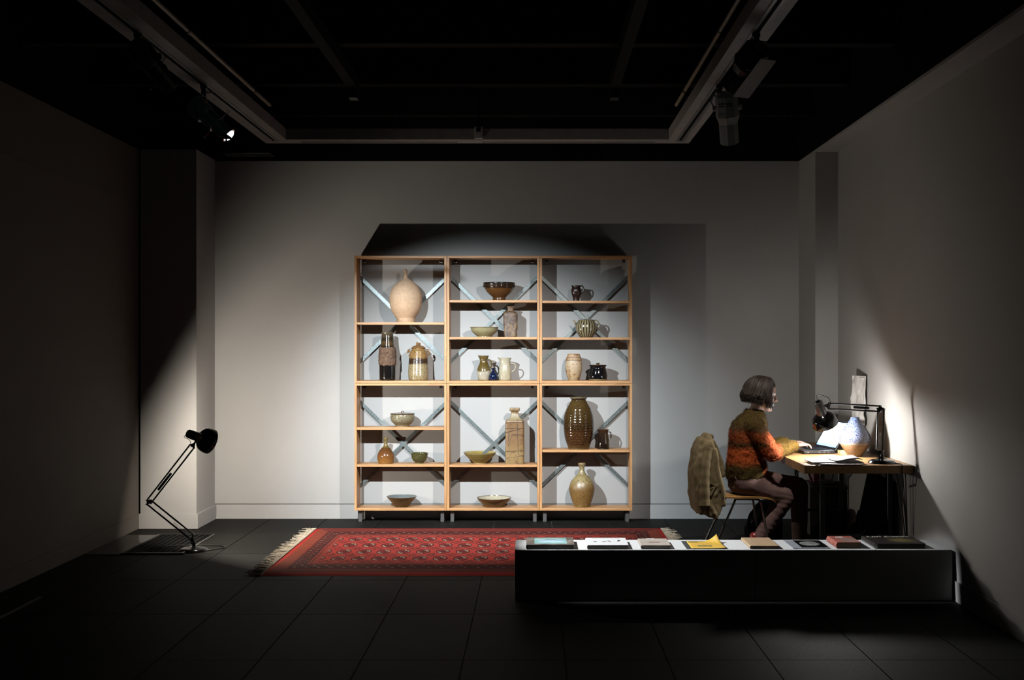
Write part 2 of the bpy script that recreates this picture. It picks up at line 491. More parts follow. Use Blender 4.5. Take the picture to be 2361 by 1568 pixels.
# ------------------------------------------------------------------ track spotlights
def glow(name, col, strength):
    m = Mat(name, 0.4, 0, 0.5, (0.9, 0.9, 0.9)); m.noise(10)
    n = m.noise(8, 1)
    m.emit(m.ramp(n, [(0.0, tuple(c * 0.97 for c in col)), (1.0, col)], k=1.0), strength)
    return m.m
MT['lens_glow'] = glow('lens_glow', (0.85, 0.95, 1.0), 4.0)
MT['red_rim'] = plain('red_rim', (0.35, 0.05, 0.02), 0.4)
def spotlight(key, mount, rear_len, label, style, mat):
    W, colr, cone, blend, lens, aim, soft = SPOTS[key]
    lens = Vector(lens); aim = Vector(aim)
    ax = (aim - lens).normalized()
    mount = Vector(mount)
    e = empty('track_spotlight', (mount.x, mount.y, RZ), label, 'spotlight', 'spotlights on the lighting rails')
    back = lens - ax * rear_len
    M = place(back, ax)
    L = rear_len
    R = 0.052
    if style == 'round':
        b = MB().lathe([(0, 0), (R * 1.05, 0.0), (R * 1.25, 0.02), (R * 1.25, L * 0.36), (R, L * 0.40), (R, L * 0.62), (R * 1.08, L * 0.63), (R * 1.08, L * 0.67),
                        (R * 0.95, L * 0.68), (R * 0.95, L), (R * 0.78, L), (R * 0.78, L - 0.03), (0, L - 0.03)], 28, M).build('body', mat, e, smooth=True)
        for s in (-1, 1):
            d = M.to_3x3() @ Vector((0, s, 0)); c = back + ax * L * 0.66
            MB().tube([c + d * R, c + d * (R + 0.05)], 0.002, 6).build('gate_pin', MT['chrome'], b)
            p = c + d * (R + 0.058)
            MB().tube([p + (ax * math.cos(a) + d * math.sin(a)) * 0.008 for a in [k * PI / 5 for k in range(10)]], 0.0018, 5, closed=True).build('pin_ring', MT['chrome'], b)
        MB().lathe([(R * 0.80, L - 0.004), (R * 0.97, L - 0.004), (R * 0.97, L + 0.003), (R * 0.80, L + 0.003), (R * 0.80, L - 0.004)], 28, M).build('rim', MT['red_rim'], b, smooth=True)
        MB().lathe([(0, L - 0.012), (R * 0.78, L - 0.012), (R * 0.78, L + 0.002), (R * 0.6, L + 0.012), (R * 0.3, L + 0.018), (0, L + 0.020)], 28, M).build('lens', MT['lens_glow'], e, smooth=True)
    else:
        b = MB().lathe([(0, 0), (R * 0.9, 0), (R * 1.35, 0.02), (R * 1.45, L * 0.45), (R * 1.15, L * 0.60), (R * 1.15, L), (R * 0.85, L), (R * 0.85, L - 0.03), (0, L - 0.03)], 8, M).build('body', mat, e)
        for rr in range(2):
            for k in range(7):
                a = -PI / 2
                p = M @ Vector((-0.036 + 0.012 * k, -R * 1.30, L * (0.17 + 0.045 * rr)))
                MB().box(-0.004, -0.003, -0.004, 0.004, 0.003, 0.004, Matrix.Translation(p) @ M.to_3x3().to_4x4()).build('vent_hole', MT['black_paint'], b)
        MB().lathe([(0, L - 0.012), (R * 0.83, L - 0.012), (R * 0.83, L - 0.010), (0, L - 0.010)], 16, M).build('lens', MT['lens_glow'], e)
        MB().box(-0.045, -R * 1.36, L * 0.36, 0.045, -R * 1.30, L * 0.375, M).build('marking_strip', MT['rail_light'], b)
        c = back + ax * L * 0.72; d = M.to_3x3() @ Vector((1, 0, 0))
        for s in (-1, 1):
            MB().tube([c + d * s * R * 1.1, c + d * s * (R * 1.1 + 0.04) - ax * 0.01, c + d * s * (R * 1.1 + 0.03) + ax * 0.02], 0.002, 6).build('shutter_handle', MT['black_metal'], b)
        if style == 'flag':
            MB().box(-0.085, -R * 1.52, L * 0.05, 0.015, -R * 1.48, L * 1.0, M).build('light_flag', MT['paper'], e)
    if key == 'B_left':
        MB().box(lens.x, lens.y - 0.15, lens.z - 0.1375, lens.x + 0.30, lens.y - 0.0150, lens.z - 0.137).box(lens.x + 0.02, lens.y - 0.15, lens.z - 0.139, lens.x + 0.03, lens.y - 0.147, lens.z - 0.02).box(lens.x - 0.02, lens.y - 0.15, lens.z - 0.03, lens.x + 0.03, lens.y - 0.03, lens.z - 0.02).build('added_beam_cutter', MT['black_paint'], e)  # plate added to the lamp to cut its beam at the plinth edge
    # yoke and track adapter
    piv = back + ax * L * 0.30
    d = M.to_3x3() @ Vector((1, 0, 0))
    top = Vector((mount.x, mount.y, RZ - 0.07))
    for s in (-1, 1):
        o = d * s * (R * 1.5)
        MB().tube([piv + o, piv + o + (top - piv) * 0.55, top + o * 0.5, top], 0.006, 6).build('yoke_arm', mat, e)
        MB().tube([piv + o * 0.8, piv + o * 1.15], 0.018, 12).build('pivot_knob', mat, e, smooth=True)
    MB().lathe([(0, -0.075), (0.016, -0.075), (0.016, -0.03), (0.022, -0.028), (0.022, -0.004), (0, -0.004)], 12, Matrix.Translation((mount.x, mount.y, RZ))).build('track_adapter', MT['black_metal'], e, smooth=True)
    MB().tube([Vector((mount.x + 0.028 + 0.030 * math.cos(a), mount.y + 0.010 * math.sin(a), RZ - 0.05 + 0.004 * math.sin(2 * a))) for a in [k * PI / 8 for k in range(16)]], 0.003, 5, closed=True).build('safety_loop', MT['rail'], e)
    ld = bpy.data.lights.new('spot_beam', 'SPOT'); ld.energy = W; ld.color = colr
    ld.spot_size = math.radians(cone); ld.spot_blend = blend; ld.shadow_soft_size = soft
    lo = bpy.data.objects.new('spot_beam', ld); COL.objects.link(lo)
    lo.parent = e
    P = lens + ax * 0.032 - ORG[e]
    lo.matrix_local = Matrix.Translation(P) @ ax.to_track_quat('-Z', 'Y').to_matrix().to_4x4()
    return e
spotlight('A_left', (-2.085, 5.93, RZ), 0.30, 'dark cylindrical spotlight on the left rail, nearest the camera', 'round', MT['dark_body'])
spotlight('B_left', (-2.085, 7.11, RZ), 0.31, 'teal cylindrical spotlight with glowing lens on the left rail', 'round', MT['teal_body'])
spotlight('A_right', (1.167, 5.93, RZ), 0.30, 'black spotlight with a pale side flap on the right rail', 'flag', MT['dark_body'])
spotlight('B_right', (1.167, 7.11, RZ), 0.33, 'grey faceted spotlight pointing down from the right rail', 'hex', MT['greygreen_body'])

# ================================================================== SHELVING
SY0, SY1 = 9.81, 10.025
TH = 0.020
ZB, ZM, ZT = 0.107, 1.217, 2.327
UX = [-1.567, -0.762, 0.046, 0.853]
SHELVES = {('upper', 0): [1.7475], ('upper', 1): [1.941, 1.619], ('upper', 2): [1.935, 1.6155],
           ('lower', 0): [0.832, 0.510], ('lower', 1): [0.5075], ('lower', 2): [0.6366]}
POSN = ['left', 'middle', 'right']
def shelf_unit(row, i):
    x0, x1 = UX[i] + 0.0015, UX[i + 1] - 0.0015
    z0, z1 = (ZM, ZT) if row == 'upper' else (ZB, ZM)
    n = len(SHELVES[(row, i)])
    e = empty('shelf_unit', ((x0 + x1) / 2, (SY0 + SY1) / 2, z0 if row == 'upper' else 0),
              f'{row} open-backed plywood shelf unit in the {POSN[i]} column' + (', standing on steel legs' if row == 'lower' else ''), 'shelf unit', 'stacked plywood shelf units')
    z0 += 0.0015; z1 -= 0.0015
    MB().box(x0, SY0, z0, x0 + TH, SY1, z1).build('side_panel', MT['ply_v'], e, bevel=0.0012)
    MB().box(x1 - TH, SY0, z0, x1, SY1, z1).build('side_panel', MT['ply_v'], e, bevel=0.0012)
    MB().box(x0 + TH, SY0, z1 - TH, x1 - TH, SY1, z1).build('top_panel', MT['ply_h'], e, bevel=0.0012)
    MB().box(x0 + TH, SY0, z0, x1 - TH, SY1, z0 + TH).build('bottom_panel', MT['ply_h'], e, bevel=0.0012)
    for z in SHELVES[(row, i)]:
        sh = MB().box(x0 + TH + 0.002, SY0 + 0.002, z - 0.021, x1 - TH - 0.002, SY1, z).build('shelf', MT['ply_h'], e, bevel=0.0012)
    za, zb = (2.165, 1.39) if row == 'upper' else (1.055, 0.285)
    for s in (0, 1):
        a = Vector((x0 + 0.004, 0, za if s == 0 else zb)); b = Vector((x1 - 0.004, 0, zb if s == 0 else za))
        d = (b - a).normalized(); nn = Vector((-d.z, 0, d.x)) * 0.015
        y = SY1 + 0.001 + 0.002 * s
        MB().prism([(p.x, p.z) for p in (a + nn, b + nn, b - nn, a - nn)], y, y + 0.0016).build('cross_brace', MT['galv'], e)
    for x in (x0 + TH + 0.03, x1 - TH - 0.055):
        b = MB().box(x, 9.96, z1 - TH - 0.028, x + 0.026, 9.99, z1 - TH).build('corner_bracket', MT['grey_metal'], e)
        MB().box(x + 0.009, 9.958, z1 - TH - 0.02, x + 0.017, 9.9605, z1 - TH - 0.012).build('screw', MT['black_metal'], b)
    if row == 'lower':
        for x in (x0 + 0.024, x1 - 0.06):
            for y in (9.855, 9.975):
                MB().box(x, y, 0, x + 0.035, y + 0.004, z0).box(x, y, 0, x + 0.004, y + 0.035, z0).box(x, y, 0, x + 0.035, y + 0.035, 0.004).build('leg', MT['grey_metal'], e)
    return e
for row in ('lower', 'upper'):
    for i in range(3): shelf_unit(row, i)

# ================================================================== POTTERY
S_POT = 262.4         # pixels per metre at the pots' depth
YP = 9.912
def glaze(name, H, stops, amt=0.10, nscale=18.0, speck=None, rings=None, rough=0.22, stripes=None, streak=None, inc=None):
    m = Mat(name, rough, 0, 0.5, stops[len(stops) // 2][1])
    x, y, z = m.co()
    n = m.noise(nscale, 4)
    h = z / H + (n - 0.5) * amt * 2
    c = m.ramp(h, stops)
    var = m.noise(nscale * 3, 3)
    c = m.mix((var - 0.35) * 1.1, c, m.mix(0.5, c, (0.02, 0.012, 0.006)))
    if streak:
        q = m.noise(streak[1], 3, (1, 1, 0.12))
        c = m.mix(q.step(0.5, 0.68) * streak[2], c, streak[0])
    if speck:
        q = m.noise(speck[1], 2)
        c = m.mix(q.step(speck[2], speck[2] + 0.09) * 0.9, c, speck[0])
    if stripes:
        a = y.op('ARCTAN2', x)
        w = ((a * (stripes[1] / (2 * PI))) + (n - 0.5) * 0.25).frac()
        c = m.mix(((w - 0.5).abs()).lt(stripes[2]), c, stripes[0])
    if inc:                      # incised dark lines
        q = m.noise(inc[1], 1, (0.6, 1, 1)); l = (q - 0.5).abs().lt(inc[2])
        q2 = m.noise(inc[1] * 0.8, 1, (1, 1, 0.5), loc=(5, 2, 1)); l2 = (q2 - 0.5).abs().lt(inc[2] * 0.7)
        c = m.mix((l + l2).min(1.0) * 0.85, c, inc[0])
    m.color(c)
    if rings:
        r = (z * rings[0] + n * 0.6).sin()
        m.bump(r, rings[1], 0.003)
    else: m.bump(var, 0.10, 0.003)
    return m.m
def prof_px(pts, scale):
    k = 1.0 / (scale * S_POT)
    return [(r * k, h * k) for h, r in pts]
def vessel(mb, prof, wall=0.006, floor_h=None, n=48, M=None, power=2.0, sy=1.0, sub=4, twist=0.0):
    """thin-walled vessel: smooth outside, inside back down to its floor; faces inside carry slot 1"""
    p = smooth_prof(prof, sub)
    p = [(max(r, 0.001), z) for r, z in p]
    H = p[-1][1]
    fh = floor_h if floor_h is not None else H * 0.1
    outer = [(0, 0)] + p
    inner = [(max(r - wall, 0.0015), z) for r, z in reversed(p) if z > fh + 0.001]
    inner = [(r, z - (0.0005 if i == 0 else 0)) for i, (r, z) in enumerate(inner)] + [(0, fh)]
    no = len(outer)
    return mb.lathe(outer + inner, n, M, power=power, sy=sy, mi_fn=lambda i: 0 if i < no else 1, twist=twist)
def zshelf(row, i, k=None):
    if k is None: return (ZB if row == 'lower' else ZM) + 0.0215
    return SHELVES[(row, i)][k]
def potloc(px, z, dy=0.0): return Vector(((px - 1232) / S_POT, YP + dy, z))
def handle_pts(x0, z0, x1, z1, out, n=10, sgn=1):
    a = Vector((x0, 0, z0)); d = Vector((x1, 0, z1))
    b = a + Vector((out * sgn, 0, 0.25 * (z0 - z1))); c = d + Vector((out * sgn, 0, 0.15 * (z0 - z1)))
    return [a * (1 - t) ** 3 + b * 3 * t * (1 - t) ** 2 + c * 3 * t * t * (1 - t) + d * t ** 3 for t in [i / n for i in range(n + 1)]]
def simple_pot(name, label, cat, loc, prof, mats, **kw):
    mb = MB(); vessel(mb, prof, **kw)
    o = mb.build(name, mats, loc=loc, local=True, smooth=True, angle=55)
    return tag(o, label, cat)
def pot_root(name, label, cat, loc): return empty(name, tuple(loc), label, cat)

K = 1.0 / (4.753 * S_POT)
# 1 large bare clay vase
p = prof_px([(0, 101), (40, 102), (52, 106), (80, 125), (120, 150), (170, 168), (250, 178), (320, 170), (390, 138), (440, 92), (475, 42), (492, 22), (510, 17), (550, 16), (574, 19), (580, 16)], 4.753)
g = glaze('bare_clay', 0.45, [(0.0, (0.84, 0.52, 0.30)), (0.5, (0.95, 0.64, 0.40)), (1.0, (0.90, 0.60, 0.38))], 0.05, rings=(620, 0.16), rough=0.75)
simple_pot('bottle_vase', 'large bare clay vase with a tiny neck on the upper left shelf', 'vase', potloc(935.3, zshelf('upper', 0, 0)), p, [g, g], wall=0.004)
# 2 tall dark vase with rough band
loc = potloc(893.2, zshelf('upper', 0)); r = pot_root('cylinder_vase', 'tall black glazed vase with a rough brown clay band', 'vase', loc)
p = prof_px([(0, 76), (10, 84), (20, 88), (150, 90), (250, 88), (350, 84), (375, 78), (420, 72), (500, 64), (522, 66), (530, 62)], 4.753)
g = glaze('tenmoku_black', 0.425, [(0.0, (0.02, 0.012, 0.008)), (0.1, (0.008, 0.007, 0.007)), (0.68, (0.01, 0.008, 0.007)), (0.78, (0.12, 0.075, 0.03)), (0.85, (0.02, 0.015, 0.01)), (1.0, (0.16, 0.12, 0.07))], 0.06, rough=0.12, rings=(500, 0.08))
mb = MB(); vessel(mb, p); mb.build('body', [g, g], r, local=True, smooth=True)
pb = smooth_prof(prof_px([(162, 89), (175, 96), (220, 97), (280, 95), (340, 91), (362, 84)], 4.753), 6)
mb = MB(); mb.lathe([(0.9 * pb[0][0], pb[0][1])] + pb + [(0.9 * pb[-1][0], pb[-1][1])], 64)
for v in mb.v:
    k = noise.fractal(v * 60, 0.6, 2.0, 4); q = 1 + 0.05 * k; v.x *= q; v.y *= q; v.z += 0.008 * noise.noise(v * 35)
rc = Mat('rough_clay', 0.9, 0, 0.2, (0.2, 0.11, 0.06)); rc.color(rc.ramp(rc.noise(45, 5), [(0.3, (0.10, 0.055, 0.032)), (0.7, (0.26, 0.155, 0.10))])); rc.bump(rc.noise(120, 3), 0.5, 0.006)
mb.build('clay_band', rc.m, r, local=True, smooth=True, angle=80)
# 3 lidded jar with lugs
loc = potloc(964.5, zshelf('upper', 0)); r = pot_root('lidded_jar', 'tall lidded jar with speckled cream and brown glaze and two lugs', 'jar', loc)
p = prof_px([(0, 96), (15, 105), (60, 112), (150, 108), (250, 102), (310, 92), (340, 74), (352, 72)], 4.753)
g = glaze('speckled_jar', 0.34, [(0.0, (0.55, 0.30, 0.11)), (0.04, (0.5, 0.38, 0.2)), (0.40, (0.46, 0.36, 0.19)), (0.45, (0.03, 0.018, 0.01)), (0.55, (0.05, 0.025, 0.012)), (0.60, (0.42, 0.25, 0.09)), (1.0, (0.36, 0.19, 0.06))], 0.035, 25, speck=((0.10, 0.05, 0.02), 160, 0.53), rings=(700, 0.2), rough=0.22)
mb = MB(); vessel(mb, p); b = mb.build('body', [g, g], r, local=True, smooth=True)
g2 = glaze('jar_lid_glaze', 0.4, [(0.0, (0.24, 0.10, 0.03)), (1.0, (0.34, 0.18, 0.07))], 0.05, speck=((0.10, 0.05, 0.02), 150, 0.6), rough=0.22)
lid = MB().lathe(smooth_prof([(q * K, h * K) for h, q in [(352, 0.01), (352, 76), (360, 78), (372, 64), (385, 30), (388, 0.01)]], 3), 32).build('lid', g2, r, local=True, smooth=True)
mb = MB()
for k in range(7):
    a = k * 2 * PI / 7; mb.ball((17 * K * math.cos(a), 12 * K * math.sin(a), (400 + 8 * math.sin(3 * a)) * K), 11 * K, 8, 6)
mb.ball((0, 0, 398 * K), 16 * K, 10, 7).build('knob', g2, lid, local=True, smooth=True)
for s in (-1, 1):
    mb = MB().tube(handle_pts(s * 92 * K, 335 * K, s * 100 * K, 275 * K, 26 * K, 8, s), 8 * K, 8)
    mb.ball((s * 104 * K, 0, 318 * K), 10 * K, 8, 6).build('lug', g2, r, local=True, smooth=True)

K = 1.0 / (4.9 * S_POT)
# 4 footed bowl
p = prof_px([(0, 78), (10, 76), (32, 73), (45, 84), (90, 135), (140, 168), (175, 179), (200, 183)], 4.9)
g = glaze('dark_rim_bowl', 0.156, [(0.0, (0.10, 0.04, 0.012)), (0.62, (0.20, 0.085, 0.025)), (0.70, (0.03, 0.015, 0.008)), (0.86, (0.05, 0.025, 0.012)), (0.9, (0.012, 0.009, 0.007)), (1.0, (0.02, 0.013, 0.01))], 0.02, rings=(520, 0.15), rough=0.2)
o = simple_pot('footed_bowl', 'brown footed bowl with a dark notched rim band on the top middle shelf', 'bowl', potloc(1150.8, zshelf('upper', 1, 0)), p, [g, g])
for k in range(40):
    a = 2 * PI * k / 40; rr = 176 * K
    MB().box(-0.0016, -0.003, -0.012, 0.0016, 0.003, 0.012, Matrix.Translation((rr * math.cos(a), rr * math.sin(a), 165 * K)) @ Matrix.Rotation(a + PI / 2, 4, 'Z')).build('notch', g, o, local=True)
# 5 pale shallow bowl
p = prof_px([(0, 84), (12, 84), (20, 95), (60, 140), (100, 157), (112, 164)], 4.9)
g = glaze('pale_celadon', 0.087, [(0.0, (0.36, 0.22, 0.09)), (0.12, (0.42, 0.36, 0.18)), (0.9, (0.46, 0.40, 0.22)), (1.0, (0.20, 0.13, 0.05))], 0.05, rough=0.18)
simple_pot('shallow_bowl', 'pale green shallow bowl beside the brown slab bottle', 'bowl', potloc(1116.5, zshelf('upper', 1, 1)), p, [g, g])
# 6 slab bottle
loc = potloc(1177, zshelf('upper', 1, 1))
p = prof_px([(0, 70), (8, 73), (120, 76), (240, 79), (265, 76), (285, 62), (297, 36), (312, 30), (330, 34), (340, 42), (346, 38)], 4.9)
g = glaze('crusty_brown', 0.27, [(0.0, (0.12, 0.055, 0.020)), (0.25, (0.30, 0.17, 0.06)), (0.45, (0.08, 0.035, 0.014)), (0.7, (0.17, 0.08, 0.03)), (1.0, (0.22, 0.12, 0.05))], 0.9, 26, speck=((0.05, 0.022, 0.009), 45, 0.54), rough=0.55)
mb = MB(); vessel(mb, p, power=5.0, sy=0.62, n=64, twist=0.2)
for v in mb.v: v += Vector((noise.noise(v * 30), noise.noise(v * 30 + Vector((9, 0, 0))), 0)) * 0.005
tag(mb.build('slab_bottle', [g, g], loc=loc, local=True, smooth=True), 'crusty brown slab-sided bottle with a short neck on the second middle shelf', 'bottle')
# 7 green and cream jug
def jug(name, label, cx, z, prof, mats, spout_w, spout_out, hpts, hr, dy=0.0, wall=0.005):
    loc = potloc(cx, z, dy); r = pot_root(name, label, 'jug', loc)
    mb = MB(); vessel(mb, prof, wall=wall)
    H = prof[-1][1]
    for v in mb.v:                     # pull the lip out to a spout on the left
        t = max(0.0, (v.z - H * 0.72) / (H * 0.28)); a = math.atan2(v.y, -v.x)
        w = math.exp(-(a / spout_w) ** 2) * t * t
        v.x -= spout_out * w; v.z += 0.35 * spout_out * w * t
    mb.build('body', mats, r, local=True, smooth=True)
    MB().tube(hpts, hr, 8).build('handle', mats[0], r, local=True, smooth=True)
    return r
g = glaze('green_cream', 0.225, [(0.0, (0.40, 0.24, 0.10)), (0.05, (0.55, 0.48, 0.35)), (0.33, (0.58, 0.52, 0.40)), (0.40, (0.16, 0.11, 0.03)), (0.72, (0.13, 0.085, 0.02)), (1.0, (0.20, 0.14, 0.05))], 0.10, 22, rough=0.18)
jug('jug', 'green and cream glazed jug left of the small blue bottle', 1115.5, zshelf('upper', 1), prof_px([(0, 60), (8, 64), (60, 76), (105, 79), (155, 66), (200, 47), (230, 43), (262, 52), (280, 58)], 4.9), [g, g], 0.5, 0.010,
    handle_pts(46 * K, 232 * K, 68 * K, 140 * K, 36 * K), 0.0055)
# 8 small blue bottle
p = prof_px([(0, 44), (8, 48), (30, 52), (60, 48), (88, 30), (106, 15), (118, 14), (134, 25), (142, 27)], 4.9)
g = glaze('cobalt', 0.115, [(0.0, (0.05, 0.03, 0.03)), (0.1, (0.004, 0.012, 0.05)), (1.0, (0.006, 0.014, 0.05))], 0.05, rough=0.1)
simple_pot('bottle', 'small dark blue bottle between the two jugs', 'bottle', potloc(1138, zshelf('upper', 1), -0.03), p, [g, g], wall=0.003, n=32)
# 9 cream jug
g = glaze('cream_glaze', 0.2, [(0.0, (0.46, 0.30, 0.14)), (0.06, (0.58, 0.50, 0.34)), (1.0, (0.64, 0.57, 0.41))], 0.06, rough=0.18)
jug('jug', 'cream glazed jug with a big looped handle right of the blue bottle', 1164.5, zshelf('upper', 1), prof_px([(0, 68), (8, 70), (60, 73), (120, 69), (180, 59), (215, 61), (240, 67), (255, 73)], 4.9), [g, g], 0.5, 0.010,
    handle_pts(58 * K, 190 * K, 66 * K, 95 * K, 76 * K), 0.0055)
# 10 small dark jug
g = glaze('dark_brown_jug', 0.142, [(0.0, (0.05, 0.018, 0.012)), (1.0, (0.03, 0.013, 0.010))], 0.1, rough=0.3)
jug('jug', 'small dark brown jug on the top right shelf', 1328.6, zshelf('upper', 2, 0), prof_px([(0, 38), (40, 40), (75, 50), (105, 57), (130, 56), (155, 46), (165, 45), (178, 48)], 4.9), [g, g], 0.4, 0.008,
    handle_pts(44 * K, 170 * K, 46 * K, 80 * K, 52 * K), 0.005)
# 11 striped teapot
loc = potloc(1351.4, zshelf('upper', 2, 1)); r = pot_root('teapot', 'round cream teapot with dark vertical stripes', 'teapot', loc)
g = glaze('striped_glaze', 0.16, [(0.0, (0.24, 0.15, 0.07)), (0.1, (0.40, 0.33, 0.19)), (1.0, (0.44, 0.37, 0.22))], 0.04, 14, stripes=((0.022, 0.013, 0.006), 22, 0.17), rough=0.16)
MB_ = MB(); vessel(MB_, prof_px([(0, 66), (8, 74), (55, 106), (105, 119), (150, 113), (185, 95), (196, 88)], 4.9)); MB_.build('body', [g, g], r, local=True, smooth=True)
lid = MB().lathe(smooth_prof([(0.0005, 196 * K), (86 * K, 196 * K), (70 * K, 203 * K), (20 * K, 207 * K), (0.0005, 208 * K)], 3), 32).build('lid', g, r, local=True, smooth=True)
MB().ball((0, 0, 211 * K), 0.005, 10, 6).build('knob', g, lid, local=True, smooth=True)
MB().tube(smooth_prof([(-95 * K, 0, 120 * K), (-115 * K, 0, 150 * K), (-128 * K, 0, 175 * K), (-148 * K, 0, 194 * K)], 3), [0.016, 0.015, 0.013, 0.0115, 0.0105, 0.0095, 0.0085, 0.008, 0.007, 0.006], 12).build('spout', g, r, local=True, smooth=True)
MB().tube([Vector((105 * K + 44 * K * math.sin(a), 0, 146 * K + 48 * K * math.cos(a))) for a in [-0.35 + k * 3.6 / 14 for k in range(15)]], 0.006, 8).build('handle', g, r, local=True, smooth=True)
# 12 egg-shaped pot
p = prof_px([(0, 60), (5, 62), (40, 76), (100, 92), (150, 96), (200, 94), (238, 90), (243, 86), (262, 82), (267, 77), (290, 72), (300, 64)], 4.9)
g = glaze('ash_white', 0.235, [(0.0, (0.56, 0.38, 0.19)), (0.35, (0.62, 0.43, 0.24)), (0.72, (0.66, 0.50, 0.31)), (0.76, (0.15, 0.07, 0.03)), (0.78, (0.58, 0.38, 0.2)), (0.84, (0.56, 0.36, 0.19)), (0.86, (0.15, 0.07, 0.03)), (0.88, (0.6, 0.42, 0.24)), (1.0, (0.50, 0.30, 0.14))], 0.012, 12, speck=((0.34, 0.14, 0.045), 30, 0.55), rough=0.6)
simple_pot('egg_jar', 'chalky cream egg-shaped pot with grooved shoulder', 'pot', potloc(1322.9, zshelf('upper', 2)), p, [g, g])
# 13 black lidded pot
loc = potloc(1378.6, zshelf('upper', 2)); r = pot_root('lidded_pot', 'glossy black lidded pot with a brown lid', 'pot', loc)
g = glaze('gloss_black_glaze', 0.14, [(0.0, (0.46, 0.33, 0.15)), (0.07, (0.44, 0.32, 0.14)), (0.10, (0.006, 0.006, 0.008)), (0.93, (0.006, 0.006, 0.008)), (1.0, (0.16, 0.085, 0.03))], 0.02, rough=0.08)
mb = MB(); vessel(mb, prof_px([(0, 92), (8, 101), (55, 107), (105, 99), (145, 88), (160, 94), (172, 102)], 4.9)); mb.build('body', [g, g], r, local=True, smooth=True)
gl = glaze('brown_lid', 0.15, [(0.0, (0.16, 0.085, 0.03)), (1.0, (0.12, 0.06, 0.02))], 0.1, rough=0.2)
lid = MB().lathe([(0.0005, 168 * K), (92 * K, 168 * K), (95 * K, 174 * K), (60 * K, 180 * K), (0.0005, 182 * K)], 32).build('lid', gl, r, local=True, smooth=True)
MB().lathe(smooth_prof([(0.0005, 180 * K), (12 * K, 182 * K), (22 * K, 190 * K), (18 * K, 196 * K), (0.0005, 196 * K)], 3), 16).build('knob', gl, lid, local=True, smooth=True)

K = 1.0 / (4.48 * S_POT)
# 14 speckled lidded bowl
loc = potloc(927.9, zshelf('lower', 0, 0)); r = pot_root('lidded_bowl', 'grey-green speckled lidded bowl with incised marks', 'bowl', loc)
g = glaze('speckled_celadon', 0.118, [(0.0, (0.45, 0.27, 0.13)), (0.10, (0.32, 0.25, 0.14)), (0.45, (0.30, 0.25, 0.15)), (0.88, (0.33, 0.28, 0.17)), (1.0, (0.12, 0.06, 0.025))], 0.08, speck=((0.10, 0.07, 0.04), 130, 0.58), rings=(330, 0.2), rough=0.2)
mb = MB(); vessel(mb, prof_px([(0, 70), (12, 72), (22, 80), (58, 116), (100, 126), (125, 122), (138, 131)], 4.48)); b = mb.build('body', [g, g], r, local=True, smooth=True)
lid = MB().lathe([(0.0005, 128 * K), (122 * K, 130 * K), (118 * K, 138 * K), (60 * K, 145 * K), (0.0005, 147 * K)], 36).build('lid', g, r, local=True, smooth=True)
MB().tube([Vector((10 * K * math.cos(a), 0, (152 + 9 * math.sin(a)) * K)) for a in [k * PI / 6 for k in range(12)]], 4 * K, 6, closed=True).build('knob', g, lid, local=True, smooth=True)
im = plain('incised_cream', (0.62, 0.55, 0.40), 0.3)
for (xa, za, xb, zb) in ((-70, 62, -38, 88), (-38, 88, -4, 62), (-60, 88, -30, 58), (-30, 58, 2, 92)):
    pts = []
    for t in range(5):
        xx = (xa + (xb - xa) * t / 4) * K; zz = (za + (zb - za) * t / 4) * K
        rr = (116 + (zz / K - 58) / 42 * 10) * K + 0.0005
        pts.append((xx, -math.sqrt(max(rr * rr - xx * xx, 0)), zz))
    MB().tube(pts, 0.0014, 6).build('incised_mark', im, b, local=True)
# 15 brown bottle
p = prof_px([(0, 76), (8, 79), (40, 87), (80, 89), (120, 73), (150, 50), (178, 25), (210, 17), (238, 18), (250, 23), (258, 22), (268, 25)], 4.48)
g = glaze('amber_bottle', 0.228, [(0.0, (0.40, 0.17, 0.035)), (0.15, (0.36, 0.15, 0.035)), (0.35, (0.22, 0.085, 0.025)), (0.58, (0.14, 0.055, 0.018)), (0.62, (0.20, 0.14, 0.04)), (1.0, (0.26, 0.20, 0.08))], 0.05, speck=((0.12, 0.05, 0.015), 110, 0.6), rough=0.14)
simple_pot('bottle', 'round amber brown bottle with a narrow green neck', 'bottle', potloc(889.3, zshelf('lower', 0, 1)), p, [g, g], wall=0.003)
# 16 small green bowl
p = prof_px([(0, 44), (14, 45), (22, 60), (50, 78), (88, 87), (100, 89), (108, 94)], 4.48)
g = glaze('dark_green', 0.092, [(0.0, (0.22, 0.16, 0.07)), (0.2, (0.08, 0.075, 0.025)), (1.0, (0.10, 0.10, 0.035))], 0.2, speck=((0.20, 0.2, 0.08), 60, 0.6), rough=0.14)
simple_pot('small_bowl', 'small dark green footed bowl on the lower left shelf', 'bowl', potloc(967, zshelf('lower', 0, 1)), p, [g, g], n=36)
# 17 conical dish
p = prof_px([(0, 68), (10, 70), (18, 80), (60, 115), (100, 150), (108, 155)], 4.48)
g = glaze('brown_dish', 0.092, [(0.0, (0.14, 0.06, 0.02)), (1.0, (0.17, 0.08, 0.03))], 0.2, speck=((0.07, 0.035, 0.012), 70, 0.55), rough=0.3)
gi = glaze('grey_blue_inside', 0.092, [(0.0, (0.16, 0.20, 0.21)), (1.0, (0.20, 0.23, 0.23))], 0.2, rough=0.25)
simple_pot('conical_dish', 'brown conical dish with a grey-blue inside on the bottom left shelf', 'dish', potloc(926, zshelf('lower', 0)), p, [g, gi], floor_h=0.012)
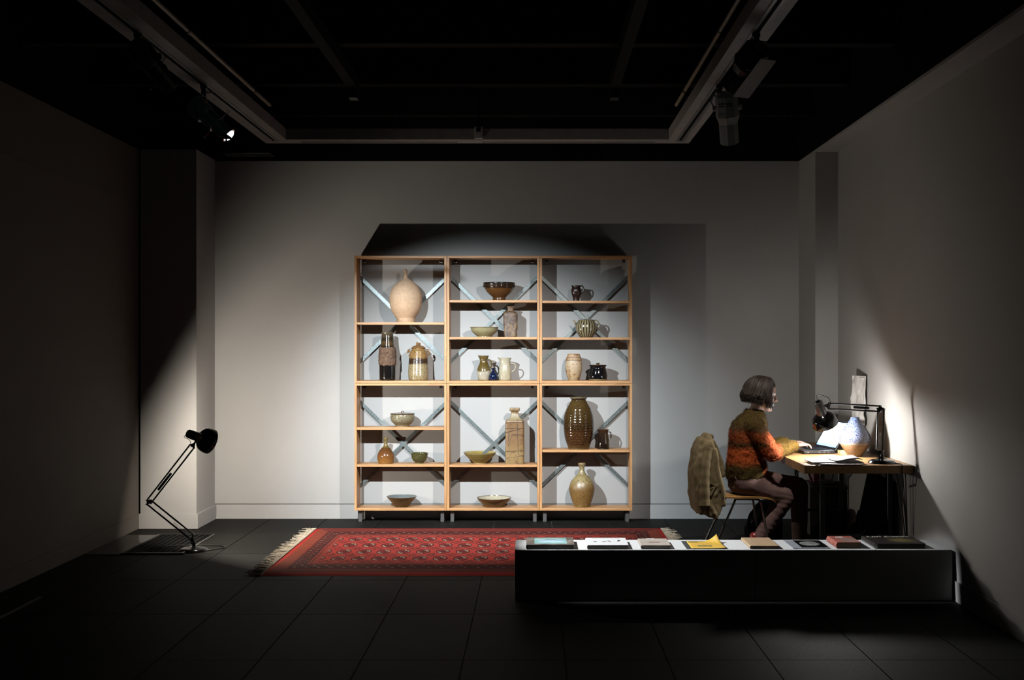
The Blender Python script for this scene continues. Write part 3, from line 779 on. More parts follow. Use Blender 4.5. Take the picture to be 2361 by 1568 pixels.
# 18 yellow bowl
p = prof_px([(0, 66), (14, 68), (24, 82), (60, 124), (98, 160), (118, 174)], 4.48)
g = glaze('yellow_glaze', 0.1, [(0.0, (0.44, 0.26, 0.11)), (0.14, (0.36, 0.25, 0.07)), (0.8, (0.38, 0.27, 0.075)), (1.0, (0.48, 0.38, 0.15))], 0.06, rings=(300, 0.1), rough=0.15)
simple_pot('open_bowl', 'mustard yellow open bowl beside the tall square bottle', 'bowl', potloc(1106.6, zshelf('lower', 1, 0)), p, [g, g], floor_h=0.02)
# 19 tall square bottle
loc = potloc(1187, zshelf('lower', 1, 0)); r = pot_root('square_bottle', 'tall square slab bottle with incised lines and a glazed shoulder', 'bottle', loc)
g = glaze('incised_slab', 0.49, [(0.0, (0.36, 0.22, 0.08)), (0.15, (0.40, 0.25, 0.09)), (0.40, (0.30, 0.16, 0.055)), (0.77, (0.27, 0.14, 0.05)), (0.79, (0.42, 0.34, 0.2)), (0.9, (0.40, 0.32, 0.18)), (0.93, (0.30, 0.19, 0.075)), (1.0, (0.32, 0.21, 0.09))], 0.03, 10, speck=((0.20, 0.10, 0.035), 38, 0.57), rough=0.4)
mb = MB(); vessel(mb, prof_px([(0, 97), (5, 98), (200, 97), (400, 96), (436, 95), (448, 88), (470, 60), (492, 46), (510, 38), (535, 37), (545, 50), (552, 53), (570, 53), (575, 50)], 4.48), power=7, sy=0.8, n=64, sub=3)
for v in mb.v: v.x += 0.003 * noise.noise(v * 14); v.y += 0.003 * noise.noise(v * 14 + Vector((4, 4, 4)))
b = mb.build('body', [g, g], r, local=True, smooth=True)
dk = plain('incised_dark', (0.06, 0.032, 0.015), 0.6)
for (xa, za, xb, zb) in ((-95, 425, 95, 430), (-95, 368, 40, 366), (-92, 325, 60, 362), (40, 366, 95, 372), (-30, 305, 95, 302), (-30, 292, 90, 290), (-95, 130, 95, 140), (-85, 62, 0, 75), (0, 75, 95, 90), (-70, 180, -25, 310), (35, 140, 28, 420), (40, 30, 32, 200), (-60, 330, -65, 240)):
    yy = -97 * K * 0.8 - 0.0002
    MB().tube([(xa * K, yy, za * K), ((xa + xb) / 2 * K, yy - 0.0003, (za + zb) / 2 * K + 0.002), (xb * K, yy, zb * K)], 0.0019, 5).build('incised_line', dk, b, local=True)
# 20 low dish
p = prof_px([(0, 96), (8, 100), (26, 118), (68, 162), (88, 175), (96, 178)], 4.48)
g = glaze('brown_rim_dish', 0.082, [(0.0, (0.26, 0.13, 0.05)), (0.5, (0.22, 0.10, 0.035)), (0.9, (0.14, 0.06, 0.02)), (1.0, (0.10, 0.045, 0.015))], 0.08, rough=0.2)
gi = glaze('cream_inside', 0.082, [(0.0, (0.55, 0.48, 0.33)), (0.9, (0.60, 0.54, 0.40)), (1.0, (0.15, 0.07, 0.025))], 0.06, rough=0.15)
simple_pot('low_dish', 'low wide dish with a brown rim and cream inside on the bottom middle shelf', 'dish', potloc(1139, zshelf('lower', 1)), p, [g, gi], floor_h=0.012)
# 21 large brown jar
p = prof_px([(0, 106), (16, 110), (100, 140), (180, 152), (260, 157), (345, 149), (415, 127), (475, 92), (500, 76), (512, 78), (520, 85), (532, 86), (537, 80)], 4.48)
g = glaze('large_brown_jar', 0.455, [(0.0, (0.16, 0.09, 0.03)), (0.10, (0.085, 0.035, 0.013)), (0.34, (0.07, 0.027, 0.010)), (0.40, (0.040, 0.019, 0.007)), (0.62, (0.065, 0.034, 0.009)), (0.92, (0.10, 0.06, 0.018)), (0.96, (0.04, 0.022, 0.009)), (1.0, (0.24, 0.19, 0.11))], 0.04, 24, speck=((0.20, 0.13, 0.045), 120, 0.60), rings=(270, 0.3), rough=0.12)
simple_pot('storage_jar', 'large glossy brown ribbed jar with a pale rim', 'jar', potloc(1334, zshelf('lower', 2, 0)), p, [g, g], n=64)
# 22 dark tankard
g = glaze('dark_tankard', 0.17, [(0.0, (0.015, 0.008, 0.006)), (0.7, (0.03, 0.016, 0.009)), (0.95, (0.06, 0.03, 0.014)), (1.0, (0.12, 0.05, 0.03))], 0.1, streak=((0.09, 0.045, 0.02), 30, 0.6), rough=0.12)
jug('tankard', 'dark brown tankard jug beside the large brown jar', 1391, zshelf('lower', 2, 0), prof_px([(0, 60), (10, 62), (60, 60), (120, 54), (160, 50), (185, 53), (200, 62)], 4.48), [g, g], 0.3, 0.004,
    handle_pts(54 * K, 172 * K, 58 * K, 92 * K, 34 * K), 0.0052)
# 23 yellow-brown bottle
p = prof_px([(0, 74), (8, 78), (75, 108), (145, 128), (195, 133), (250, 118), (295, 88), (335, 46), (375, 27), (405, 27), (430, 37), (444, 40), (453, 36)], 4.48)
g = glaze('ash_bottle', 0.385, [(0.0, (0.40, 0.24, 0.08)), (0.2, (0.36, 0.19, 0.05)), (0.45, (0.30, 0.17, 0.05)), (0.62, (0.46, 0.36, 0.16)), (0.8, (0.44, 0.35, 0.16)), (0.95, (0.46, 0.36, 0.17)), (1.0, (0.30, 0.18, 0.07))], 0.08, 16, speck=((0.17, 0.085, 0.022), 85, 0.545), rough=0.4)
simple_pot('bottle', 'yellow and brown mottled bottle with flared lip on the bottom right shelf', 'bottle', potloc(1341.6, zshelf('lower', 2)), p, [g, g], wall=0.004)

# ================================================================== RUG
RX, RY, RHX, RHY = -0.385, 8.522, 1.455, 0.967
rug = empty('rug', (RX, RY, 0), 'red patterned wool rug with rows of medallions and cream fringes', 'rug')
def rug_mat():
    m = Mat('bokhara_rug', 0.95, 0, 0.1, (0.4, 0.04, 0.03))
    x, y, z = m.co()
    nz = m.noise(75, 3); nb = m.noise(5, 3); wv = m.noise(170, 2, (1, 1.6, 1))
    xx = x + (m.noise(9, 1) - 0.5) * 0.012; yy = y + (m.noise(9, 1, loc=(3, 3, 0)) - 0.5) * 0.02
    tx = (RHX - xx.abs()) * (1 / 0.30); ty = (RHY - yy.abs()) * (1 / 0.415)
    t = tx.min(ty)
    isx = tx.lt(ty)
    RED, DK, CR, MID = (0.52, 0.050, 0.036), (0.085, 0.016, 0.013), (0.60, 0.36, 0.26), (0.24, 0.026, 0.020)
    # field
    u = (xx / 0.147 + 0.5).frac() - 0.5; v = (yy / 0.265).frac() - 0.5
    d = ((u * (0.147 / 0.054)).pow(2) + (v * (0.265 / 0.098)).pow(2)).sqrt()
    q = (u * v).gt(0.0)
    fld = m.mix(d.band(0.84, 1.0), RED, DK)
    inside = m.mix(q, MID, m.mix(nz.gt(0.53), DK, CR))
    fld = m.mix(d.lt(0.84), fld, m.mix(d.lt(0.42), inside, m.mix(nz.gt(0.60), DK, RED)))
    ring = d.band(0.62, 0.80) * q * nz.gt(0.47)
    fld = m.mix(ring, fld, CR)
    u2 = (xx / 0.147).frac() - 0.5; v2 = (yy / 0.265 + 0.5).frac() - 0.5
    d2 = u2.abs() * (0.147 / 0.052) + v2.abs() * (0.265 / 0.075)
    fld = m.mix(d2.lt(1.0) * (nz.gt(0.47)), fld, (0.13, 0.03, 0.02))
    fld = m.mix(d2.lt(0.25), fld, RED)
    # border
    al = m.mix(isx, xx, yy)
    pos = X(m.nt, al.s)
    sepn = m.nt.nodes.new('ShaderNodeSeparateColor'); m.nt.links.new(al.s, sepn.inputs[0])
    pos = xx * (1.0 - isx) + yy * isx
    bd = m.mix(((t * 9.0).frac()).lt(0.30), MID, DK)
    bd = m.mix(((t * 9.0 + 0.5).frac()).lt(0.14), bd, (0.44, 0.12, 0.075))
    for (a, b, per, ph) in ((0.50, 0.64, 0.085, 0.0), (0.66, 0.78, 0.085, 0.5)):
        w = (pos / per + ph + (t - a) * 2.2).frac()
        bd = m.mix(t.band(a, b), bd, DK)
        bd = m.mix(t.band(a + 0.03, b - 0.03) * w.lt(0.26) * nz.gt(0.50), bd, (0.50, 0.27, 0.19))
    bd = m.mix(t.band(0.90, 1.0), bd, (0.36, 0.055, 0.035))
    # plain skirt and ticks at the two ends
    tick = (pos / 0.022).frac().lt(0.40) * isx * t.band(0.16, 0.46)
    bd = m.mix(isx * t.lt(0.46), bd, (0.44, 0.07, 0.04))
    bd = m.mix(tick, bd, (0.17, 0.06, 0.03))
    bd = m.mix(t.lt(0.15), bd, (0.62, 0.032, 0.025))
    c = m.mix(t.gt(1.0), bd, fld)
    c = m.mix((nb - 0.42) * 0.9, c, m.mix(0.5, c, (0.06, 0.010, 0.008)))
    c = m.mix((wv - 0.38) * 1.5, c, m.mix(0.62, c, (0.025, 0.006, 0.005)))
    m.color(c)
    m.bump(m.noise(300, 2), 0.5, 0.004)
    return m.m
nx, ny = 70, 46
mb = MB(); vs = []; fs = []
for j in range(ny + 1):
    for i in range(nx + 1):
        x = RX - RHX + 2 * RHX * i / nx; y = RY - RHY + 2 * RHY * j / ny
        ed = min(i, nx - i, j, ny - j)
        h = 0.011 + 0.0035 * noise.noise(Vector((x * 1.6, y * 2.1, 0)))
        wob = 0.010 * noise.noise(Vector((x * 2, y * 2, 7)))
        if ed == 0: h = 0.001
        vs.append((x + (wob if i in (0, nx) else 0), y + (wob if j in (0, ny) else 0), h))
for j in range(ny):
    for i in range(nx):
        a = j * (nx + 1) + i; fs.append((a, a + 1, a + nx + 2, a + nx + 1))
mb.add(vs, fs); mb.build('pile', rug_mat(), rug, smooth=True, fix=False, angle=80)
MT['fringe'] = plain('cream_fringe', (0.60, 0.50, 0.37), 0.9, var=0.15, scale=30)
for s in (-1, 1):
    mb = MB()
    x0 = RX + s * (RHX - 0.005)
    for k in range(190):
        y = RY - RHY + 2 * RHY * (k + random.random() * 0.6) / 190
        L = random.uniform(0.06, 0.125); a = random.gauss(0, 0.35); b = random.gauss(0, 0.5)
        p0 = Vector((x0, y, 0.008)); pts = [p0]
        for q in range(1, 5):
            ang = a + b * q / 4
            pts.append(pts[-1] + Vector((s * math.cos(ang), math.sin(ang), 0)) * L / 4)
            pts[-1].z = 0.004 + random.uniform(0, 0.006)
        mb.tube(pts, [0.0045, 0.004, 0.0035, 0.003, 0.002], 5)
    mb.box(x0 - 0.004, RY - RHY, 0.002, x0 + 0.004, RY + RHY, 0.010)
    tag(mb.build('fringe', MT['fringe'], rug, smooth=True, fix=False), kind='stuff')

# ================================================================== PLINTHS AND BOOKS
PZ, PY0, PY1 = 0.306, 6.825, 7.18
for (x0, x1, lab) in ((-0.118, 1.336, 'long low white plinth carrying the yellow folder and bright books'), (1.339, 2.530, 'low white plinth against the right wall carrying the big black book')):
    pl = MB().box(x0, PY0, 0, x1, PY1, PZ).build('plinth', MT['white'], loc=((x0 + x1) / 2, (PY0 + PY1) / 2, 0), bevel=0.0015)
    tag(pl, lab, 'plinth', 'low white display plinths')
MT['pages'] = plain('page_edges', (0.55, 0.50, 0.40), 0.8, var=0.12, scale=40)
def skew_book(name, label, x0, x1, y0, y1, z0, th, cover, pages, rot=0.0, spine=None, board=0.003):
    """book lying flat, spine at its left side"""
    cx, cy = (x0 + x1) / 2, (y0 + y1) / 2
    e = empty(name, (cx, cy, z0), label, 'book', 'books on the plinths')
    M = rotz((cx, cy, z0), rot); w, d = (x1 - x0) / 2, (y1 - y0) / 2
    MB().box(-w, -d, 0, w, d, board, M).build('back_cover', cover, e, bevel=0.001)
    cv = MB().box(-w, -d, th - board, w, d, th, M).build('front_cover', cover, e, bevel=0.001)
    MB().box(-w + 0.004, -d + 0.004, board, w - 0.005, d - 0.004, th - board, M).build('page_block', pages, e)
    n = 7; poly = [(-w + 0.0005, 0.0)] + [(-w - 0.35 * th * math.sin(PI * k / n) * 0.6, th * k / n) for k in range(1, n)] + [(-w + 0.0005, th)]
    poly += [(-w + 0.003, th - 0.0005), (-w + 0.003, 0.0005)]
    MB().prism(poly, -d, d, 'xz', M).build('spine', spine or cover, e, smooth=True)
    return e, cv, M, w, d
# 1 bottle-picture book
def pic_cover():
    m = Mat('collage_cover', 0.3, 0, 0.5, (0.1, 0.08, 0.07)); n = m.noise(14, 4)
    m.color(m.ramp(n, [(0.35, (0.05, 0.04, 0.035)), (0.5, (0.13, 0.105, 0.09)), (0.7, (0.28, 0.25, 0.22))])); return m.m
bk, cv, M, w, d = skew_book('picture_book', 'dark picture book with a turquoise bottle picture on its cover', -0.045, 0.243, 6.84, 7.11, PZ, 0.029, pic_cover(), plain('grey_pages', (0.30, 0.29, 0.27), 0.8, var=0.2, scale=20))
tq = Mat('turquoise_print', 0.35, 0, 0.4, (0.2, 0.5, 0.5)); n = tq.noise(9, 2); tq.color(tq.ramp(n, [(0.3, (0.16, 0.40, 0.40)), (0.7, (0.36, 0.60, 0.58))]))
pp = MB().box(-0.098, -0.105, 0.0290, 0.100, 0.085, 0.0295, M).build('cover_picture', tq.m, cv)
MB().prism([(-0.075, -0.04), (-0.05, -0.055), (0.05, -0.055), (0.082, -0.045), (0.085, 0.0), (0.05, 0.015), (-0.06, 0.015), (-0.078, 0.0)], 0.0295, 0.0299, 'xy', M).build('printed_bottle', plain('pale_blue_print', (0.45, 0.62, 0.80), 0.4, var=0.2, scale=8), pp)
MB().box(-0.03, 0.045, 0.0295, 0.035, 0.057, 0.0299, M).build('printed_title', plain('dark_blue_print', (0.03, 0.07, 0.12), 0.4), pp)
# 2 white book
bk, cv, M, w, d = skew_book('white_book', 'white book with small black pictures on its cover', 0.325, 0.572, 6.84, 7.10, PZ, 0.027, MT['white'], plain('white_book_pages', (0.48, 0.44, 0.36), 0.8, var=0.1, scale=30))
ink = plain('printed_ink', (0.015, 0.015, 0.018), 0.6)
random.seed(3)
for (cx, cy) in ((-0.075, -0.01), (-0.02, -0.02), (0.015, 0.0), (0.07, 0.005)):
    mb = MB()
    for q in range(3):
        a = random.uniform(0, PI); L = random.uniform(0.012, 0.026)
        p0 = Vector((cx + random.uniform(-.008, .008), cy + random.uniform(-.03, .03), 0.0272)); dd = Vector((math.cos(a), math.sin(a) * 2.0, 0)) * L
        nn = Vector((-dd.y, dd.x, 0)).normalized() * random.uniform(0.003, 0.006)
        mb.prism([(p.x, p.y) for p in (p0 - dd / 2 - nn, p0 + dd / 2 - nn * 0.5, p0 + dd / 2 + nn * 0.5, p0 - dd / 2 + nn)], 0.027, 0.0274, 'xy', M)
    mb.build('printed_figure', ink, cv)
for k in range(10): MB().box(-0.085 + k * 0.017, 0.105, 0.027, -0.074 + k * 0.017, 0.113, 0.0273, M).build('printed_title_mark', plain('grey_print', (0.35, 0.35, 0.36), 0.6) if k == 0 else bpy.data.materials['grey_print'], cv)
# 3 beige book
beige = plain('beige_cloth', (0.42, 0.35, 0.29), 0.8, bump=0.2)
bk, cv, M, w, d = skew_book('beige_book', 'beige cloth book with a small stamped title', 0.652, 0.830, 6.85, 7.09, PZ, 0.024, beige, MT['pages'], 0)
MB().box(-0.035, -0.025, 0.024, 0.035, -0.003, 0.0243, M).build('stamped_title', plain('red_stamp', (0.20, 0.09, 0.07), 0.7, var=0.4, scale=120), cv)
MB().box(-0.038, 0.105, 0.0, 0.012, 0.121, 0.0245, M).build('paper_label', MT['paper'], cv)
# 4 yellow folder
yf = empty('yellow_folder', (1.06, 6.97, PZ), 'bright yellow paper folder on a dark sheet, with one corner curling up', 'folder')
M = rotz((1.055, 6.965, PZ), 0)
MB().box(-0.128, -0.115, 0.0, 0.120, 0.165, 0.002, M).build('dark_sheet', plain('dark_card', (0.03, 0.035, 0.035), 0.6), yf)
yl = Mat('yellow_paper', 0.6, 0, 0.3, (0.8, 0.5, 0.05)); yl.color(yl.ramp(yl.noise(6, 2), [(0.3, (0.72, 0.42, 0.04)), (0.7, (0.85, 0.54, 0.07))]))
mb = MB(); vs = []; fs = []; n_ = 14
for j in range(n_ + 1):
    for i in range(n_ + 1):
        a, b = i / n_, j / n_
        c = max(0.0, (a + b - 1.45)) ; c2 = max(0.0, a - b - 0.55)
        vs.append((-0.098 + 0.215 * a - c * 0.05, -0.105 + 0.245 * b - c * 0.03, 0.004 + 0.10 * c * c * 1.6 + 0.02 * c2 * c2))
for j in range(n_):
    for i in range(n_):
        q = j * (n_ + 1) + i; fs.append((q, q + 1, q + n_ + 2, q + n_ + 1))
mb.add(vs, fs, M); ys_ = mb.build('yellow_sheet', yl.m, yf, smooth=True, fix=False, angle=80)
so = ys_.modifiers.new('thick', 'SOLIDIFY'); so.thickness = 0.001
random.seed(5)
for k in range(3):
    pts = [(-0.05 + 0.011 * q, -0.045 + 0.02 * k * (1 if k else 1) + 0.012 * math.sin(q * 1.7 + k), 0.0052) for q in range(9)]
    MB().tube(pts, 0.0009, 4, M=M).build('pencil_line', ink, ys_)
MB().box(-0.09, 0.10, 0.0045, -0.03, 0.108, 0.0053, M).build('printed_title', ink, ys_)
# 5 tan book
tan = plain('tan_cover', (0.50, 0.33, 0.18), 0.6, var=0.05)
bk, cv, M, w, d = skew_book('tan_book', 'plain tan book with a rounded spine behind the seated person', 1.314, 1.487, 6.85, 7.15, PZ, 0.0205, tan, plain('brown_pages', (0.24, 0.17, 0.09), 0.8, var=0.2))
tg = MB().box(0, 0, 0, 0.06, 0.02, 0.004).build('paper_tag', MT['paper'], loc=(1.345, 7.155, PZ), local=True, bevel=0.001)
tag(tg, 'small white card tag behind the tan book', 'card')
# 6 booklet
bo = empty('booklet', (1.68, 6.99, PZ), 'thin booklet with a black photograph of a pale dish', 'booklet')
M = rotz((1.692, 6.99, PZ), 0)
gp = Mat('grey_blue_print', 0.4, 0, 0.4, (0.3, 0.33, 0.38)); gp.color(gp.ramp(gp.noise(40, 3, (1, 3, 1)), [(0.35, (0.22, 0.24, 0.29)), (0.65, (0.46, 0.48, 0.52))]))
pg = MB().box(-0.115, -0.125, 0, 0.112, 0.15, 0.004, M).build('pages', gp.m, bo)
ph = MB().box(-0.058, -0.105, 0.004, 0.110, 0.148, 0.0046, M).build('photograph', MT['gloss_black'], bo)
mb = MB().lathe([(0.0005, 0), (0.06, 0.0), (0.058, 0.0006), (0.0005, 0.0006)], 28, M @ Matrix.Translation((0.02, 0.03, 0.0046)) @ Matrix.Diagonal((1, 1.25, 1, 1)))
mb.build('printed_dish', plain('silver_print', (0.24, 0.25, 0.23), 0.4, var=0.35, scale=50), ph)
# 7 red book
redc = Mat('worn_red_cloth', 0.7, 0, 0.3, (0.4, 0.1, 0.07)); redc.color(redc.ramp(redc.noise(30, 4), [(0.3, (0.28, 0.055, 0.035)), (0.7, (0.46, 0.14, 0.10))]))
bk, cv, M, w, d = skew_book('red_book', 'thick worn red book with a pale spine label', 1.846, 1.992, 6.87, 7.10, PZ, 0.038, redc.m, plain('old_pages', (0.26, 0.19, 0.10), 0.85, var=0.15))
MB().box(-0.035, 0.06, 0.038, 0.010, 0.085, 0.0384, M).build('title_label', MT['paper'], cv)
MB().box(-0.03, -0.10, 0.038, 0.068, 0.045, 0.0383, M).build('faded_panel', plain('faded_red', (0.24, 0.13, 0.10), 0.7, var=0.2), cv)
# 8 big black book
dk_ = Mat('dark_cover', 0.3, 0, 0.5, (0.03, 0.025, 0.02)); x, y, z = dk_.co()
dd = (((x - 0.045) / 0.11).pow(2) + ((y + 0.02) / 0.10).pow(2)).sqrt()
dk_.color(dk_.mix(dd.step(1.0, 0.2), (0.030, 0.026, 0.024), (0.20, 0.155, 0.05)))
bk, cv, M, w, d = skew_book('big_book', 'large black book with a golden shape and white title on its cover', 2.075, 2.382, 6.86, 7.145, PZ, 0.032, dk_.m, plain('dark_pages', (0.03, 0.028, 0.024), 0.8))
text_mesh('Len Castle', 0.062, M @ Matrix.Translation((0.0, 0.108, 0.0324)) @ Matrix.Diagonal((1, 0.8, 1, 1)), 'cover_title', plain('cream_print', (0.62, 0.58, 0.48), 0.6), cv)
MB().box(-w - 0.002, -d - 0.0006, 0.003, -w + 0.012, -d + 0.02, 0.029, M).build('spine_edge', MT['paper'], bk)

# ================================================================== ANGLEPOISE LAMPS
MT['bulb_floor'] = glow('floor_lamp_bulb', FLOOR_LAMP_GLOW[1], FLOOR_LAMP_GLOW[0])
MT['bulb_desk'] = glow('desk_lamp_bulb', DESK_LAMP_GLOW[1], DESK_LAMP_GLOW[0])
MT['reflector'] = plain('white_reflector', (0.7, 0.7, 0.68), 0.4)
def anglepoise(label, base, piv, elbow, wrist, neck_back, axis, bulb_mat, neck_mat, R=0.098, base_r=0.10, neck_l=0.10, protrude=0.0, bulb_r=0.028, perp_hint=None):
    base, piv, elbow, wrist, nb = (Vector(q) for q in (base, piv, elbow, wrist, neck_back))
    e = empty('anglepoise_lamp', base, label, 'lamp')
    T = Matrix.Translation(base)
    MB().lathe(smooth_prof([(0.0005, 0), (base_r, 0), (base_r, 0.012), (base_r * 0.86, 0.022), (base_r * 0.45, 0.030), (0.030, 0.034), (0.0005, 0.035)], 3), 40, T).build('base', MT['gloss_black'], e, smooth=True)
    top = Vector((base.x, base.y, base.z + 0.034))
    MB().tube([top, top + Vector((0, 0, 0.03))], 0.013, 14).tube([top + Vector((0, 0, 0.03)), piv], 0.009, 10).build('stem', MT['black_metal'], e, smooth=True)
    d1 = (elbow - piv).normalized(); d2 = (wrist - elbow).normalized()
    pn = d1.cross(d2).normalized()                       # plane of the arm
    def off(d): return pn.cross(d).normalized()
    o1 = off(d1) * 0.021; o2 = off(d2) * 0.019
    # joint plates
    def plate(c, pts, name):
        mb = MB()
        for s in (-1, 1):
            q = [Vector(p) + pn * s * 0.010 for p in pts]
            n = len(q); qs = [p + pn * s * 0.003 for p in q]
            mb.add(q + qs, [tuple(range(n)), tuple(reversed(range(n, 2 * n)))] + [((k + 1) % n, k, n + k, n + (k + 1) % n) for k in range(n)])
        for p in pts: mb.tube([Vector(p) - pn * 0.015, Vector(p) + pn * 0.015], 0.006, 8)
        mb.build(name, MT['black_metal'], e)
    for s in (-1, 1):
        MB().tube([piv + o1 * s, elbow + o1 * s], 0.0065, 8).build('lower_arm_rod', MT['black_metal'], e, smooth=True)
        MB().tube([elbow + o2 * s, wrist + o2 * s], 0.0058, 8).build('upper_arm_rod', MT['black_metal'], e, smooth=True)
    plate(piv, [piv + o1, piv - o1, piv - Vector((0, 0, 0.045))], 'base_joint')
    plate(elbow, [elbow + o1, elbow - o1, elbow + o2 * 1.0 + d2 * 0.004, elbow - o2 + d2 * 0.004], 'elbow_joint')
    plate(wrist, [wrist + o2, wrist - o2, wrist + d2 * 0.045], 'head_joint')
    for s in (-1, 1):                                     # springs beside the lower arm
        a = piv + pn * s * 0.016 - Vector((0, 0, 0.02)); b = piv + d1 * ((elbow - piv).length * 0.42) + pn * s * 0.014
        n = 90; ax = (b - a); L = ax.length; axn = ax.normalized(); u = axn.orthogonal().normalized(); w = axn.cross(u)
        MB().tube([a + axn * L * t / n + (u * math.cos(t * 1.25) + w * math.sin(t * 1.25)) * 0.0035 for t in range(n + 1)], 0.0009, 4).build('spring', MT['black_metal'], e)
    MB().tube([elbow + d2 * (wrist - elbow).length * 0.22, elbow + d2 * (wrist - elbow).length * 0.52], 0.0095, 10).build('sleeve', MT['black_metal'], e, smooth=True)
    # head
    axis = Vector(axis).normalized()
    M = place(nb, axis)
    r0 = R * 0.33
    prof_o = [(r0 * 0.55, 0.002), (r0 * 0.85, 0), (r0, 0.006), (r0 * 1.12, neck_l)]
    neck = MB().lathe([(0.0005, 0.012), (r0 * 0.5, 0.012)] + prof_o + [(r0 * 1.02, neck_l), (r0 * 0.9, 0.02), (0.0005, 0.02)], 28, M).build('neck', neck_mat, e, smooth=True)
    MB().lathe([(r0 * 0.35, 0.001), (r0 * 0.52, 0.001), (r0 * 0.52, 0.004), (r0 * 0.35, 0.004), (r0 * 0.35, 0.001)], 20, M).build('switch_ring', MT['chrome'], neck, smooth=True)
    dome = smooth_prof([(r0 * 1.12, neck_l), (R * 0.56, neck_l + R * 0.10), (R * 0.84, neck_l + R * 0.34), (R * 0.97, neck_l + R * 0.68), (R, neck_l + R * 0.98)], 5)
    inner = [(r - 0.003, z + 0.002) for r, z in reversed(dome[:-1])]
    sh = MB().lathe(dome + [(R - 0.002, neck_l + R * 0.99)] + inner + [(0.0005, inner[-1][1])], 48, M, mi_fn=lambda i: 0 if i < len(dome) else 1).build('shade', [MT['gloss_black'], MT['reflector']], e, smooth=True, angle=60)
    rim_z = neck_l + R * 0.98
    c = nb + axis * (rim_z + protrude - bulb_r)
    MB().ball(c, bulb_r, 20, 12).build('bulb', bulb_mat, e, smooth=True)
    # bracket from the wrist to the neck, and the loop of cable
    tgt = nb + axis * neck_l * 0.75
    st = wrist + d2 * 0.045
    side = (tgt - st)
    MB().tube([st, st + side * 0.45 + Vector((0, 0, 0.004)), st + side * 0.9], 0.006, 8).build('head_bracket', MT['black_metal'], e, smooth=True)
    tail = nb + axis * 0.012
    up = Vector((0, 0, 1))
    MB().tube(smooth_prof([tuple(wrist - d2 * 0.01), tuple(wrist + up * 0.04 - d2 * 0.0 - axis * 0.02), tuple(tail + up * 0.03 - axis * 0.03 if axis.z < -0.4 else tail - axis * 0.045 - up * 0.035), tuple(tail)], 6), 0.0025, 6).build('head_cable', MT['black_metal'], e, smooth=True)
    return e
# floor lamp by the left pier, shining along the shelves
fl = anglepoise('large black anglepoise lamp standing on the floor by the left pier', (-2.56, 8.48, 0.0), (-2.575, 8.48, 0.105), (-2.90, 8.48, 0.367), (-2.575, 8.48, 0.785),
                (-2.600, 8.46, 0.885), (0.62, 0.69, -0.36), MT['bulb_floor'], MT['black_metal'], R=0.098, base_r=0.10, neck_l=0.105, protrude=0.001, bulb_r=0.018)
MB().tube(smooth_prof([(-2.48, 8.46, 0.008), (-2.42, 8.50, 0.006), (-2.36, 8.58, 0.006), (-2.40, 8.66, 0.006), (-2.55, 8.68, 0.006), (-2.75, 8.62, 0.014), (-2.9, 8.5, 0.014)], 5), 0.004, 6).build('power_cable', MT['black_metal'], fl, smooth=True)
# desk lamp
DZ = 0.740
dl = anglepoise('black desk anglepoise lamp with a grey neck lighting the desk', (2.378, 7.71, DZ), (2.362, 7.71, DZ + 0.085), (2.385, 7.76, 1.108), (2.085, 7.97, 1.116),
                (1.998, 7.945, 1.150), (0.36, 0.37, -0.85), MT['bulb_desk'], MT['grey_metal'], R=0.092, base_r=0.088, neck_l=0.105, protrude=0.040, bulb_r=0.020)
MB().tube(smooth_prof([(2.44, 7.69, DZ + 0.006), (2.455, 7.62, DZ + 0.005), (2.462, 7.555, DZ + 0.004), (2.462, 7.548, DZ - 0.05), (2.47, 7.56, 0.55), (2.495, 7.58, 0.38), (2.51, 7.6, 0.2), (2.525, 7.62, 0.02)], 5), 0.0035, 6).build('power_cable', MT['black_metal'], dl, smooth=True)

# ================================================================== DESK
DX0, DX1, DY0, DY1 = 1.812, 2.545, 7.56, 9.36
desk = empty('desk', (2.18, 8.46, 0), 'wooden desk with black folding metal legs against the right wall', 'desk')
MB().box(DX0, DY0, DZ - 0.055, DX1, DY1, DZ).build('desk_top', MT['desk'], desk, bevel=0.003)
MB().box(DX0 - 0.0006, DY0 - 0.0006, DZ - 0.0555, DX0 + 0.012, DY1, DZ - 0.0002).build('edge_strip', wood('desk_edge', (0.34, 0.17, 0.06), (0.50, 0.28, 0.11), 'y', 8), desk)
def leg_frame(y, xa, xb, sgn):
    for x in (xa, xb):
        MB().box(x - 0.015, y - 0.015, 0, x + 0.015, y + 0.015, DZ - 0.055).build('leg', MT['black_metal'], desk, bevel=0.003)
    MB().box(xa, y - 0.01, 0.20, xb, y + 0.01, 0.222).build('stretcher', MT['black_metal'], desk)
    if y > 9: MB().box(xa, y - 0.01, 0.55, xb, y + 0.01, 0.572).build('stretcher', MT['black_metal'], desk)
    for x in (xa - 0.03, xb - 0.03):
        MB().tube(smooth_prof([(x, y + sgn * 0.30, DZ - 0.06), (x, y + sgn * 0.29, DZ - 0.10), (x + 0.01, y + sgn * 0.18, DZ - 0.18), (x + 0.03, y, DZ - 0.26)], 2), 0.007, 6).build('folding_brace', MT['black_metal'], desk, smooth=True)
leg_frame(7.90, 2.015, 2.49, 1)
leg_frame(9.15, 2.125, 2.49, -1)
for (a, b) in (((2.02, 7.62, DZ - 0.056), (1.96, 7.78, DZ - 0.13)),):
    MB().tube([a, (a[0], a[1] + 0.03, a[2] - 0.05), b], 0.007, 6).build('folding_brace', MT['black_metal'], desk, smooth=True)
